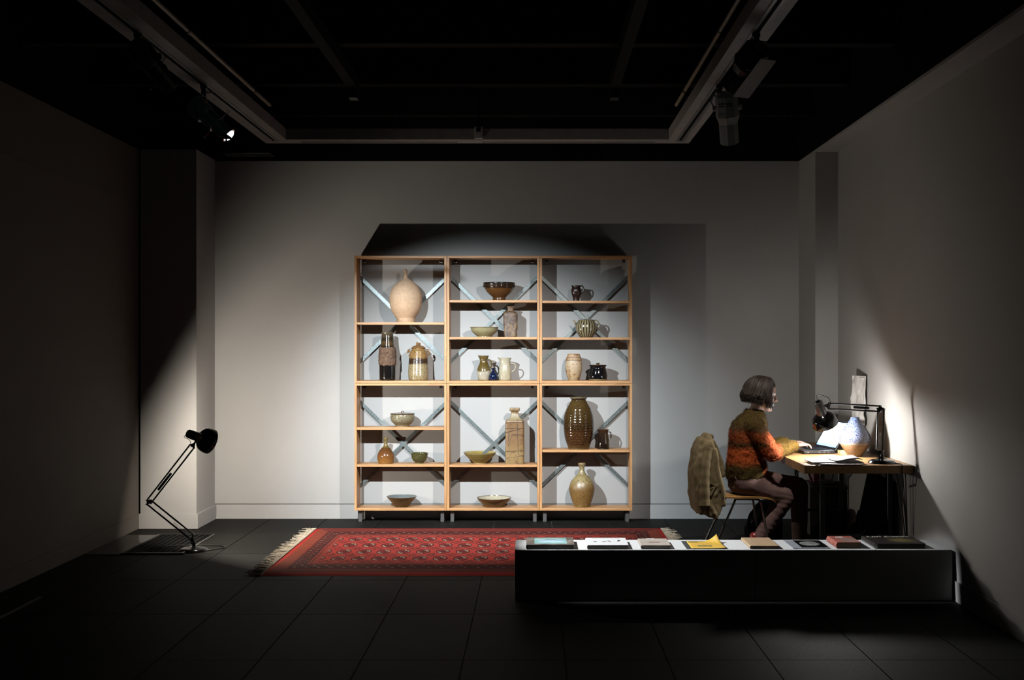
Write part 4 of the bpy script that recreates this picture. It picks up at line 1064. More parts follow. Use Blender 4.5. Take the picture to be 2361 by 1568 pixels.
for k, (xa, ya, xb, yb) in enumerate(((2.50, 7.66, 2.53, 7.62), (2.50, 7.60, 2.52, 7.60), (2.44, 7.62, 2.525, 7.58))):
    c = MB().tube(smooth_prof([(xa, ya, DZ - 0.056), ((xa + xb) / 2, (ya + yb) / 2 + 0.004, 0.4), (xb, yb, 0.004)], 4), 0.005, 6).build('hanging_cable', MT['black_metal'], loc=(xb, yb, 0), smooth=True)
    tag(c, ['dark cable hanging from the desk close to the right wall', 'dark cable hanging straight under the desk corner by the wall', 'slanting dark cable hanging under the right desk corner'][k], 'cable', 'cables under the desk')

# laptop
lp = empty('laptop', (2.07, 8.55, DZ), 'open laptop with a glowing screen in front of the seated person', 'laptop')
ML = rotz((2.20, 8.55, DZ), 11)            # hinge line along local y, keyboard towards -x
lg = plain('laptop_shell', (0.06, 0.06, 0.065), 0.35, 0.3)
bs = MB().box(-0.245, -0.175, 0.004, 0.0, 0.175, 0.026, ML).build('base', lg, lp, bevel=0.003)
kb = MB().box(-0.16, -0.155, 0.0262, -0.02, 0.155, 0.0268, ML).build('keyboard', MT['black_metal'], bs)
km = MB().box(0, 0, 0, 0.018, 0.019, 0.0025).build('key', MT['black_cloth'], bs, local=True)
first = True
for i in range(6):
    for j in range(13):
        p = ML @ Vector((-0.156 + i * 0.0225, -0.150 + j * 0.0232, 0.0267)) - ORG[lp]
        k_ = km if first else km.copy()
        if not first: COL.objects.link(k_); k_.parent = bs
        k_.location = p; k_.rotation_euler = (0, 0, math.radians(11)); first = False
MB().box(-0.225, -0.04, 0.026, -0.175, 0.04, 0.0266, ML).build('touchpad', MT['grey_metal'], bs)
for y in (-0.14, -0.11, -0.07, 0.02): MB().box(-0.20 - y, -0.1756, 0.010, -0.185 - y, -0.1746, 0.017, ML).build('port', MT['rail_light'], bs)
tl = math.radians(32)
MS = ML @ Matrix.Translation((0.0, 0, 0.026)) @ Matrix.Rotation(tl, 4, 'Y')
lidp = MB().box(0.0, -0.175, 0.0, 0.010, 0.175, 0.245, MS).build('lid', lg, lp, bevel=0.003)
sm = Mat('laptop_screen', 0.3, 0, 0.5, (0.1, 0.1, 0.1))
x, y, z = sm.co()
n = sm.noise(40, 2, (1, 0.4, 4))
band = z.gt(0.195)
sc = sm.mix(band * n.gt(0.5), (0.80, 0.90, 1.0), (0.02, 0.035, 0.07), k=1.0)
sc = sm.mix(z.lt(0.062), sc, (0.03, 0.06, 0.2), k=1.0)
sm.emit(sc, SCREEN_GLOW)
MB().box(-0.0008, -0.160, 0.020, 0.0, 0.160, 0.228, MS).build('screen', sm.m, lidp)
MB().box(-0.0012, -0.175, 0.0, -0.0002, 0.175, 0.018, MS).build('bezel', MT['black_metal'], lidp)

# blue-speckled vase on the desk
kv = 1.0 / (7.87 * 318)
p = [(r * kv, h * kv) for h, r in [(0, 112), (10, 118), (40, 140), (100, 186), (200, 252), (290, 282), (380, 270), (470, 224), (560, 164), (640, 108), (690, 80), (705, 76), (715, 72)]]
g = glaze('blue_speckle', 0.286, [(0.0, (0.36, 0.22, 0.11)), (0.31, (0.30, 0.18, 0.10)), (0.335, (0.36, 0.32, 0.29)), (0.40, (0.27, 0.29, 0.37)), (0.8, (0.25, 0.30, 0.42)), (0.95, (0.16, 0.21, 0.35)), (1.0, (0.15, 0.18, 0.3))], 0.008, 20, rings=(420, 0.1), rough=0.14)
gm = bpy.data.materials['blue_speckle']
def add_specks(mat):
    nt = mat.node_tree; b = nt.nodes['Principled BSDF']
    cur = b.inputs['Base Color'].links[0].from_socket
    tc = nt.nodes.new('ShaderNodeTexCoord'); mp = nt.nodes.new('ShaderNodeMapping'); mp.inputs['Scale'].default_value = (1, 1, 1.6)
    nt.links.new(tc.outputs['Object'], mp.inputs[0])
    n = nt.nodes.new('ShaderNodeTexNoise'); n.inputs['Scale'].default_value = 150; n.inputs['Detail'].default_value = 2
    nt.links.new(mp.outputs[0], n.inputs['Vector'])
    sx = nt.nodes.new('ShaderNodeSeparateXYZ'); nt.links.new(tc.outputs['Object'], sx.inputs[0])
    a = X(nt, n.outputs[0]).gt(0.545) * X(nt, sx.outputs[2]).gt(0.105)
    mx = nt.nodes.new('ShaderNodeMix'); mx.data_type = 'RGBA'
    nt.links.new(a.s, mx.inputs[0]); nt.links.new(cur, mx.inputs[6]); mx.inputs[7].default_value = (0.006, 0.012, 0.05, 1)
    nt.links.new(mx.outputs[2], b.inputs['Base Color'])
add_specks(gm)
simple_pot('speckled_vase', 'round vase with blue speckled glaze over bare clay on the desk', 'vase', (2.322, 8.165, DZ), p, [g, g], n=64)

# papers, notebook, pads
def sheet(name, label, cat, M, w, d, mat, curl=0.003, seed=0, th=0.0012, grp=None):
    vs, fs = [], []; n_ = 8
    for j in range(n_ + 1):
        for i in range(n_ + 1):
            a, b = i / n_ - 0.5, j / n_ - 0.5
            vs.append((w * a, d * b, curl * (0.6 + noise.noise(Vector((a * 2 + seed, b * 2, seed))))))
    for j in range(n_):
        for i in range(n_):
            q = j * (n_ + 1) + i; fs.append((q, q + 1, q + n_ + 2, q + n_ + 1))
    mb = MB(); mb.add(vs, fs, M)
    o = mb.build(name, mat, loc=tuple(M.translation), smooth=True, fix=False, angle=80)
    s_ = o.modifiers.new('thick', 'SOLIDIFY'); s_.thickness = th; s_.offset = 1
    if label: tag(o, label, cat, grp)
    return o
sheet('paper_sheet', 'white loose sheet under the notebook at the front of the desk', 'paper', rotz((2.03, 7.685, DZ + 0.001), 4), 0.30, 0.21, MT['paper'], 0.003, 1)
sheet('paper_sheet', 'white loose sheet overhanging the front desk edge', 'paper', rotz((2.07, 7.645, DZ + 0.005), -6), 0.28, 0.20, MT['paper'], 0.003, 5)
nbk = empty('spiral_notebook', (2.06, 7.72, DZ + 0.010), 'open spiral notebook with a mauve page at the front of the desk', 'notebook')
MN = rotz((2.035, 7.72, DZ + 0.010), 3)
MB().box(-0.16, -0.10, 0, 0.0, 0.10, 0.006, MN).build('page_block', MT['paper'], nbk)
MB().box(0.0, -0.10, 0, 0.19, 0.10, 0.005, MN).build('page_block', MT['paper'], nbk)
mv = plain('mauve_card', (0.46, 0.42, 0.50), 0.6, var=0.06, scale=10)
mb = MB(); vs = []; fs = []
for i in range(13):
    a = i / 12
    for yy in (-0.098, 0.098): vs.append((0.004 + 0.185 * a, yy + 0.01 * a, 0.0055 + 0.004 + 0.020 * math.sin(a * 2.6) * a + 0.010 * a * (1 if yy > 0 else 0)))
for i in range(12): fs.append((2 * i, 2 * i + 2, 2 * i + 3, 2 * i + 1))
mb.add(vs, fs, MN); o = mb.build('raised_page', mv, nbk, smooth=True, fix=False, angle=80)
s_ = o.modifiers.new('thick', 'SOLIDIFY'); s_.thickness = 0.001
for k in range(16):
    yy = -0.09 + 0.012 * k
    MB().tube([(0.006 * math.cos(a), yy, 0.007 + 0.0065 * math.sin(a)) for a in [q * PI / 5 for q in range(10)]], 0.0009, 4, closed=True, M=MN).build('coil', MT['grey_metal'], nbk)
MB().box(2.23, 8.50, DZ, 2.30, 8.58, DZ + 0.03)
yn = MB().box(2.255, 8.30, DZ, 2.34, 8.385, DZ + 0.028).build('sticky_note_pad', plain('pale_yellow', (0.72, 0.66, 0.32), 0.7), loc=(2.3, 8.34, DZ), bevel=0.001)
tag(yn, 'pale yellow sticky note pad behind the speckled vase', 'notepad')
ob = empty('open_book', (1.99, 9.12, DZ), 'open book with white pages on the far end of the desk', 'book')
MO = rotz((1.99, 9.12, DZ), 6)
for s in (-1, 1):
    vs, fs = [], []
    for i in range(11):
        a = i / 10
        hgt = 0.012 + 0.030 * math.sin(PI * min(1, a * 0.9 + 0.12)) ** 0.8
        for yy in (-0.15, 0.15): vs += [(s * 0.20 * a, yy, 0.0), (s * 0.20 * a, yy, hgt)]
    for i in range(10):
        q = i * 4
        fs += [(q + 1, q + 5, q + 7, q + 3), (q, q + 2, q + 6, q + 4), (q, q + 4, q + 5, q + 1), (q + 2, q + 3, q + 7, q + 6)]
    fs += [(0, 1, 3, 2), (40, 42, 43, 41)]
    mb = MB(); mb.add(vs, fs, MO); mb.build('page_block', MT['paper'], ob, smooth=True)
# crumpled paper pinned on the right wall
mb = MB(); vs = []; fs = []; n_ = 22
for j in range(n_ + 1):
    for i in range(n_ + 1):
        a, b = i / n_, j / n_
        w_ = 0.17 + 0.035 * noise.noise(Vector((b * 4, 0, 3)))
        y = 8.785 - w_ * a + 0.02 * noise.noise(Vector((b * 6, 1, 5)))
        z = 0.93 + 0.38 * b
        xo = 0.016 + 0.055 * (1 - a) + 0.016 * noise.fractal(Vector((a * 3, b * 3, 2)), 0.7, 2.0, 3) + 0.015 * (1 - b)
        vs.append((XR - max(0.004, xo), y, z))
for j in range(n_):
    for i in range(n_):
        q = j * (n_ + 1) + i; fs.append((q, q + 1, q + n_ + 2, q + n_ + 1))
pw = empty('pinned_paper', (XR - 0.02, 8.70, 0.93), 'crumpled white paper sheet pinned on the right wall above the desk', 'paper')
mb.add(vs, fs); o = mb.build('sheet', plain('crumpled_paper', (0.80, 0.78, 0.75), 0.7, var=0.08, scale=9), pw, smooth=True, fix=False, angle=60)
for y in (8.76, 8.64): MB().tube([(XR, y, 1.30), (XR - 0.06, y, 1.302)], 0.002, 6).build('pin', MT['grey_metal'], pw)

# things under the desk
pf = empty('portfolio_case', (2.44, 8.2, 0), 'black portfolio case leaning against the wall under the desk', 'case')
MP = Matrix.Translation((2.40, 8.23, 0.0)) @ Matrix.Rotation(math.radians(12), 4, 'Y')
MB().box(0, -0.33, 0.004, 0.035, 0.33, 0.60, MP).build('body', MT['black_cloth'], pf, bevel=0.012)
MB().tube(smooth_prof([(0.017, -0.08, 0.60), (0.017, -0.07, 0.63), (0.017, 0.07, 0.63), (0.017, 0.08, 0.60)], 4), 0.006, 6, M=MP).build('handle', MT['black_cloth'], pf, smooth=True)
bn = empty('shoulder_bag', (2.36, 8.05, 0), 'black shoulder bag slumped on the floor in front of the portfolio', 'bag')
mb = MB().loft([(2.33, 8.04, 0.003, 0.10, 0.20), (2.33, 8.04, 0.04, 0.12, 0.23), (2.335, 8.04, 0.14, 0.11, 0.225), (2.345, 8.04, 0.22, 0.08, 0.21), (2.35, 8.04, 0.26, 0.04, 0.19)])
sb = remeshed(mb, 0.012, 4)
for v in sb.v:
    v += Vector((noise.noise(v * 13), noise.noise(v * 13 + Vector((3, 0, 0))), 0.6 * noise.noise(v * 13 + Vector((0, 5, 0))))) * 0.014; v.z = max(v.z, 0.001)
sb.build('body', MT['black_cloth'], bn, smooth=True, angle=80)
MB().tube(smooth_prof([(2.34, 7.86, 0.24), (2.30, 7.90, 0.33), (2.32, 8.06, 0.36), (2.34, 8.20, 0.25)], 5), 0.009, 8).build('strap', MT['black_cloth'], bn, smooth=True)
bxm = plain('dark_card_box', (0.09, 0.08, 0.07), 0.8)
bx = empty('storage_box', (2.36, 9.30, 0), 'dark cardboard box under the far end of the desk', 'box')
MB().box(2.245, 9.19, 0, 2.47, 9.44, 0.42).build('carton', bxm, bx, bevel=0.004)
MB().box(2.245, 9.12, 0.40, 2.47, 9.19, 0.405, None).build('flap', bxm, bx)
MB().box(2.345, 9.188, 0.0, 2.375, 9.1905, 0.42).build('tape', plain('brown_tape', (0.16, 0.11, 0.06), 0.4), bx)
rb = MB().box(0, 0, 0, 0.06, 0.16, 0.13).build('red_folder', plain('dark_red', (0.22, 0.015, 0.015), 0.5), loc=(2.28, 9.2, 0.42), local=True, bevel=0.006)
tag(rb, 'dark red folder standing on the cardboard box under the desk', 'folder')
mb = MB()
mb.loft([(1.84, 8.98, 0.002, 0.11, 0.14), (1.84, 8.98, 0.05, 0.13, 0.16), (1.845, 8.98, 0.16, 0.125, 0.15), (1.85, 8.98, 0.26, 0.10, 0.12), (1.85, 8.98, 0.31, 0.05, 0.07)])
mb.loft([(1.73, 8.95, 0.004, 0.05, 0.10), (1.73, 8.95, 0.08, 0.06, 0.11), (1.74, 8.95, 0.16, 0.04, 0.09)])
bg = remeshed(mb, 0.012, 4)
for v in bg.v: v += Vector((noise.noise(v * 16), noise.noise(v * 16 + Vector((3, 0, 0))), 0.4 * noise.noise(v * 16 + Vector((0, 5, 0))))) * 0.012
for v in bg.v: v.z = max(v.z, 0.001)
pk = empty('backpack', (1.84, 8.98, 0), 'black backpack on the floor behind the plywood chair', 'backpack')
bg.build('body', MT['black_cloth'], pk, smooth=True, angle=80)
MB().tube(smooth_prof([(1.78, 8.88, 0.29), (1.70, 8.86, 0.22), (1.68, 8.85, 0.12), (1.72, 8.85, 0.03)], 4), 0.012, 8).build('strap', MT['black_cloth'], pk, smooth=True)
MB().tube([(1.715 + 0.012 * math.cos(a), 8.835, 0.155 + 0.022 * math.sin(a)) for a in [k * PI / 8 for k in range(16)]], 0.003, 6, closed=True).build('buckle', MT['chrome'], pk, smooth=True)

# ================================================================== CHAIR
YC = 8.32
ch = empty('plywood_chair', (1.52, YC, 0), 'moulded plywood chair with chrome legs at the desk', 'chair')
def shell(pts, hw, th=0.011, turn=0.045):
    """bent plywood strip: pts (x, z, half width factor, dish)"""
    p = smooth_prof(pts, 5); n = len(p); m_ = 12
    vs, fs = [], []
    for i, (x, z, wf, dish) in enumerate(p):
        a = Vector((p[min(i + 1, n - 1)][0] - p[max(i - 1, 0)][0], 0, p[min(i + 1, n - 1)][1] - p[max(i - 1, 0)][1])).normalized()
        nr = Vector((-a.z, 0, a.x))
        for s in (0, 1):
            for j in range(m_ + 1):
                t = j / m_ * 2 - 1
                q = Vector((x + turn * t * min(1, max(0, (z - 0.45) / 0.15)), YC + hw * wf * t, z)) + nr * (dish * t * t) - nr * (th * s)
                vs.append(q)
    W = m_ + 1
    for i in range(n - 1):
        for s in (0, 1):
            for j in range(m_):
                a = (i * 2 + s) * W + j; b = ((i + 1) * 2 + s) * W + j
                fs.append((a, a + 1, b + 1, b) if s else (a, b, b + 1, a + 1))
        for j in (0, m_):
            fs.append(((i * 2) * W + j, (i * 2 + 1) * W + j, ((i + 1) * 2 + 1) * W + j, ((i + 1) * 2) * W + j))
    for i in (0, n - 1):
        for j in range(m_): fs.append(((i * 2) * W + j, (i * 2) * W + j + 1, (i * 2 + 1) * W + j + 1, (i * 2 + 1) * W + j))
    mb = MB(); mb.add(vs, fs); return mb
shell([(1.742, 0.405, 0.92, 0.0), (1.712, 0.428, 0.98, 0.0), (1.66, 0.441, 1.0, 0.002), (1.56, 0.446, 1.0, 0.004), (1.45, 0.446, 0.96, 0.006), (1.385, 0.452, 0.85, 0.008), (1.352, 0.475, 0.72, 0.008), (1.340, 0.53, 0.66, 0.006)], 0.205).build('seat', MT['chair_ply'], ch, smooth=True, angle=60)
shell([(1.340, 0.53, 0.66, 0.006), (1.335, 0.58, 0.78, 0.010), (1.322, 0.66, 0.96, 0.018), (1.305, 0.76, 1.0, 0.022), (1.296, 0.815, 0.92, 0.02), (1.294, 0.835, 0.78, 0.018)], 0.205).build('backrest', MT['chair_ply'], ch, smooth=True, angle=60)
for s in (-1, 1):
    MB().tube([(1.46, YC + s * 0.13, 0.432), (1.45, YC + s * 0.165, 0.42), (1.36, YC + s * 0.185, 0.22), (1.262, YC + s * 0.195, 0.005)], 0.0085, 10).build('leg', MT['chrome'], ch, smooth=True)
    MB().tube([(1.62, YC + s * 0.13, 0.428), (1.64, YC + s * 0.165, 0.415), (1.672, YC + s * 0.18, 0.22), (1.705, YC + s * 0.195, 0.005)], 0.0085, 10).build('leg', MT['chrome'], ch, smooth=True)
    MB().tube([(1.46, YC + s * 0.13, 0.430), (1.62, YC + s * 0.13, 0.427)], 0.0085, 8).build('seat_rail', MT['chrome'], ch, smooth=True)
    for x in (1.262, 1.705): MB().tube([(x, YC + s * 0.195, 0.0), (x, YC + s * 0.195, 0.018)], 0.012, 10).build('foot_cap', MT['black_metal'], ch)

# ================================================================== COAT over the chair back
coat = empty('jacket', (1.26, YC, 0.28), 'khaki canvas jacket draped over the back of the plywood chair', 'jacket')
def pxn(px, py, Y):                      # a point in the plane at depth Y
    s_ = FPX / Y; return ((px - 1232) / s_, EYE - (py - 798) / s_)
Yn = YC - 0.235
near = [pxn(*q, Yn) for q in ((1628, 1018), (1640, 1014), (1646, 1026), (1649, 1056), (1656, 1092), (1666, 1130), (1669, 1158), (1660, 1182), (1651, 1200), (1636, 1192), (1616, 1180), (1611, 1160), (1607, 1130), (1602, 1100), (1600, 1076), (1606, 1054))]
mb = MB().prism(near, Yn - 0.012, Yn + 0.024)
# back of the jacket behind the backrest
mb.loft([(1.205, YC, 0.33, 0.030, 0.22), (1.190, YC, 0.42, 0.032, 0.235), (1.190, YC, 0.60, 0.034, 0.235), (1.215, YC, 0.76, 0.036, 0.225), (1.250, YC, 0.86, 0.034, 0.20)], power=4)
mb.limb([(1.275, YC - 0.20, 0.850), (1.272, YC - 0.08, 0.872), (1.272, YC + 0.08, 0.872), (1.28, YC + 0.20, 0.850)], [0.022, 0.026, 0.026, 0.022])
mb.limb([(1.272, YC - 0.10, 0.875), (1.30, YC - 0.02, 0.872), (1.31, YC + 0.08, 0.862)], [0.020, 0.022, 0.020])
far = [(1.285, 0.868), (1.335, 0.862), (1.395, 0.77), (1.430, 0.66), (1.448, 0.56), (1.425, 0.54), (1.402, 0.63), (1.372, 0.74), (1.33, 0.80), (1.262, 0.80)]
mb.prism(far, YC + 0.215, YC + 0.24)
mb.limb([(1.20, Yn, 0.74), (1.175, Yn + 0.02, 0.62), (1.19, Yn + 0.03, 0.45)], [0.030, 0.032, 0.026])
mb.limb([(1.30, Yn - 0.008, 0.80), (1.31, Yn - 0.012, 0.68), (1.345, Yn - 0.010, 0.52), (1.36, Yn - 0.006, 0.40)], [0.010, 0.014, 0.016, 0.012])
mb.limb([(1.27, Yn - 0.01, 0.52), (1.33, Yn - 0.012, 0.55), (1.30, Yn - 0.012, 0.47)], [0.012, 0.010, 0.010])
mb.limb([(1.26, Yn - 0.006, 0.42), (1.29, Yn - 0.010, 0.34), (1.31, Yn - 0.004, 0.30)], [0.010, 0.012, 0.008])
jk = remeshed(mb, 0.008, 5)
N_ = vert_normals(jk)
for v, n in zip(jk.v, N_):
    fd = noise.noise(Vector((v.x * 26 + v.z * 6, v.y * 8, v.z * 5))); v += n * (0.013 * (0.5 - abs(fd)) * (1 if v.z < 0.84 else 0.4) + 0.003 * noise.noise(Vector((v.x * 60, v.y * 30, v.z * 24))))
def canvas(name, a, b):
    m = Mat(name, 0.85, 0, 0.2, b); m.color(m.ramp(m.noise(14, 5), [(0.3, a), (0.7, b)])); m.bump(m.noise(220, 2), 0.25, 0.003); return m.m
MT['khaki'] = canvas('khaki_canvas', (0.20, 0.148, 0.068), (0.34, 0.262, 0.14))
bd_ = jk.build('body', MT['khaki'], coat, smooth=True, angle=80)
sl = [pxn(*q, Yn - 0.03) for q in ((1633, 1032), (1628, 1062), (1625, 1095), (1624, 1130), (1624.5, 1164))]
sp = [Vector((x, Yn - 0.028 - 0.012 * math.sin(i), z)) for i, (x, z) in enumerate(sl)]
p3 = smooth_prof([tuple(q) for q in sp], 8)
mb = MB().tube(p3, [0.030 + 0.010 * i / len(p3) + 0.0012 * math.sin(i * 1.3) for i in range(len(p3))], 20)
for v in mb.v: v.y = Yn - 0.03 + (v.y - (Yn - 0.03)) * 0.7 + 0.003 * noise.noise(v * 25); v.x += 0.004 * noise.noise(v * 22)
slv = mb.build('sleeve', MT['khaki'], coat, smooth=True, angle=80)
e0 = Vector(p3[-1])
MB().tube([e0 + Vector((0, 0, 0.034)), e0 + Vector((0, 0, -0.004))], [0.0405, 0.0415], 20).build('cuff', MT['khaki'], slv, smooth=True)
MB().tube([e0 + Vector((0, 0, -0.004)), e0 + Vector((0, 0, -0.006))], [0.036, 0.034], 20).build('cuff_lining', MT['black_cloth'], slv)
pa = [pxn(*q, Yn - 0.02) for q in ((1637, 1111), (1652, 1120), (1639, 1144), (1637, 1140), (1648, 1121), (1637, 1115))]
MB().prism(pa, Yn - 0.026, Yn - 0.016).build('pocket_welt', MT['khaki'], coat, bevel=0.001)
x_, z_ = pxn(1662, 1184, Yn)
MB().tube([(x_ + 0.012 * math.cos(a), Yn - 0.004, z_ + 0.008 * math.sin(a)) for a in [k * PI / 6 for k in range(12)]], 0.0022, 6, closed=True).build('zip_pull', MT['paper'], coat, smooth=True)

# ================================================================== SEATED PERSON
pe = empty('person', (1.56, YC, 0), 'person in an orange and olive sweater seated at the desk typing on the laptop', 'person')
HC = Vector((1.682, YC, 1.185)); MH = Matrix.Translation(HC) @ Matrix.Rotation(math.radians(13), 4, 'Y')
def hp(*p): return MH @ Vector(p)
sh_n, el_n, wr_n = Vector((1.585, YC - 0.165, 0.965)), Vector((1.715, YC - 0.205, 0.765)), Vector((1.915, YC - 0.005, 0.806))
sh_f, el_f, wr_f = Vector((1.585, YC + 0.165, 0.965)), Vector((1.715, YC + 0.235, 0.765)), Vector((1.915, YC + 0.275, 0.806))
hip_n, kn_n, an_n = Vector((1.545, YC - 0.095, 0.545)), Vector((1.825, YC - 0.125, 0.440)), Vector((1.655, YC - 0.12, 0.165))
hip_f, kn_f, an_f = Vector((1.545, YC + 0.095, 0.545)), Vector((1.975, YC + 0.11, 0.490)), Vector((1.985, YC + 0.115, 0.10))
mb = MB()
# torso, neck
mb.loft([(1.555, YC, 0.50, 0.10, 0.14), (1.56, YC, 0.60, 0.10, 0.14), (1.565, YC, 0.75, 0.09, 0.13), (1.575, YC, 0.90, 0.095, 0.15), (1.595, YC, 1.0, 0.08, 0.14), (1.62, YC, 1.04, 0.05, 0.08)])
mb.limb([(1.622, YC, 1.03), (1.645, YC, 1.08), (1.668, YC, 1.14)], [0.056, 0.052, 0.054])
# head
secs = [(0.118, -0.020, 0.012, 0.014), (0.110, -0.050, 0.046, 0.044), (0.092, -0.076, 0.070, 0.060), (0.06, -0.092, 0.087, 0.072), (0.03, -0.096, 0.092, 0.075), (0.0, -0.095, 0.086, 0.074),
        (-0.03, -0.088, 0.086, 0.069), (-0.055, -0.068, 0.087, 0.060), (-0.08, -0.036, 0.085, 0.050), (-0.10, -0.004, 0.083, 0.038), (-0.115, 0.03, 0.074, 0.022)]
mb.loft([((a + b) / 2, 0, z, (b - a) / 2, w) for z, a, b, w in reversed(secs)], 32, MH, 2.1)
def hl(pts, rr): mb.limb([hp(*p) for p in pts], rr)
hl([(0.086, 0, 0.022), (0.100, 0, -0.006), (0.112, 0, -0.026)], [0.008, 0.0085, 0.0105])          # nose
for s in (-1, 1):
    hl([(0.096, s * 0.011, -0.031), (0.090, s * 0.014, -0.030)], [0.007, 0.006])
    hl([(0.086, s * 0.012, 0.026), (0.078, s * 0.040, 0.030)], [0.0085, 0.007])                     # brow
    hl([(0.070, s * 0.045, -0.020), (0.055, s * 0.055, -0.018)], [0.014, 0.014])                    # cheek
    mb.ball(hp(-0.012, s * 0.074, -0.012), (0.020, 0.008, 0.030), 12, 8)                              # ear
hl([(0.089, -0.013, -0.0545), (0.0935, 0, -0.053), (0.089, 0.013, -0.0545)], [0.0055, 0.0065, 0.0055])
hl([(0.088, -0.011, -0.066), (0.0925, 0, -0.066), (0.088, 0.011, -0.066)], [0.0055, 0.007, 0.0055])
hl([(0.082, 0, -0.098), (0.080, 0, -0.104)], [0.015, 0.012])                                          # chin
# arms under the sleeves
for a, b, c in ((sh_n, el_n, wr_n), (sh_f, el_f, wr_f)):
    mb.limb([a, a.lerp(b, 0.5), b, b.lerp(c, 0.4), c], [0.048, 0.043, 0.036, 0.034, 0.024])
# hands on the keyboard
def hand(w, f, side):
    f = f.normalized(); up = Vector((0, 0, 1)); lf = up.cross(f).normalized(); up = f.cross(lf)
    kn = []
    for i, (o, L) in enumerate(((0.030, 0.068), (0.010, 0.077), (-0.010, 0.071), (-0.029, 0.056))):
        o *= side
        k = w + f * (0.082 - 0.004 * abs(i - 1)) + lf * o + up * 0.006
        mb.limb([w + lf * o * 0.45, w.lerp(k, 0.55) + lf * o * 0.15 + up * 0.004, k], [0.017, 0.0125, 0.0098])
        sp = lf * o * 0.22
        mb.limb([k, k + f * L * 0.45 + sp * 0.5 + up * 0.005, k + f * L * 0.78 + sp - up * 0.006, k + f * L * 0.95 + sp - up * 0.022], [0.0092, 0.0082, 0.0074, 0.0064])
    t0 = w + lf * 0.018 * side + f * 0.02
    mb.limb([t0, t0 + f * 0.032 + lf * 0.024 * side - up * 0.004, t0 + f * 0.060 + lf * 0.032 * side - up * 0.010, t0 + f * 0.082 + lf * 0.030 * side - up * 0.016], [0.016, 0.0125, 0.0098, 0.0078])
hand(wr_n, Vector((0.155, 0.065, -0.006)), 1)
hand(wr_f, Vector((0.155, -0.035, -0.006)), -1)
# legs inside the trousers
mb.limb([(1.545, YC, 0.545), hip_n, hip_n.lerp(kn_n, 0.5), kn_n, kn_n.lerp(an_n, 0.4), an_n], [0.09, 0.082, 0.072, 0.052, 0.048, 0.034])
mb.limb([(1.545, YC, 0.545), hip_f, hip_f.lerp(kn_f, 0.5), kn_f, kn_f.lerp(an_f, 0.4), an_f], [0.09, 0.082, 0.072, 0.052, 0.048, 0.034])
# feet
mb.limb([an_n, an_n + Vector((-0.045, 0, -0.02)), an_n + Vector((0.05, 0, -0.11))], [0.034, 0.028, 0.026])
mb.limb([an_f, an_f + Vector((-0.03, 0, -0.055)), an_f + Vector((0.13, 0, -0.065))], [0.034, 0.028, 0.022])
bm_ = remeshed(mb, 0.0043, 5, 0.45)
skin = Mat('skin', 0.5, 0, 0.35, (0.6, 0.4, 0.32))
skin.color(skin.ramp(skin.noise(20, 3), [(0.3, (0.55, 0.34, 0.26)), (0.7, (0.66, 0.44, 0.36))]))
skin.b.inputs['Subsurface Weight'].default_value = 0.08
skin.b.inputs['Subsurface Scale'].default_value = 0.01
body = bm_.build('body', skin.m, pe, smooth=True, fix=False, angle=180)
eyew = plain('eye_white', (0.75, 0.74, 0.72), 0.2); dkh = plain('dark_hair_brow', (0.03, 0.018, 0.012), 0.7); lipm = plain('lip', (0.45, 0.16, 0.14), 0.4)
for s in (-1, 1):
    ey = MB().ball((0.0765, s * 0.030, 0.004), (0.009, 0.0125, 0.006), 14, 8, MH).build('eye', eyew, body, smooth=True)
    MB().ball((0.0822, s * 0.031, 0.001), (0.0035, 0.005, 0.005), 10, 6, MH).build('iris', dkh, body, smooth=True)
    MB().tube([hp(0.0915, s * 0.014, 0.030), hp(0.0860, s * 0.030, 0.035), hp(0.0765, s * 0.046, 0.031)], [0.002, 0.0022, 0.0012], 6).build('eyebrow', dkh, body, smooth=True)
    MB().tube([hp(0.0845, s * 0.019, 0.004), hp(0.0855, s * 0.030, 0.008), hp(0.080, s * 0.042, 0.004)], 0.0012, 6).build('eyelid', dkh, body, smooth=True)
MB().tube([hp(0.0905, -0.016, -0.0595), hp(0.0985, 0, -0.0575), hp(0.0905, 0.016, -0.0595)], [0.002, 0.0045, 0.002], 8).tube([hp(0.090, -0.013, -0.064), hp(0.0965, 0, -0.0655), hp(0.090, 0.013, -0.064)], [0.002, 0.005, 0.002], 8).build('lips', lipm, body, smooth=True)

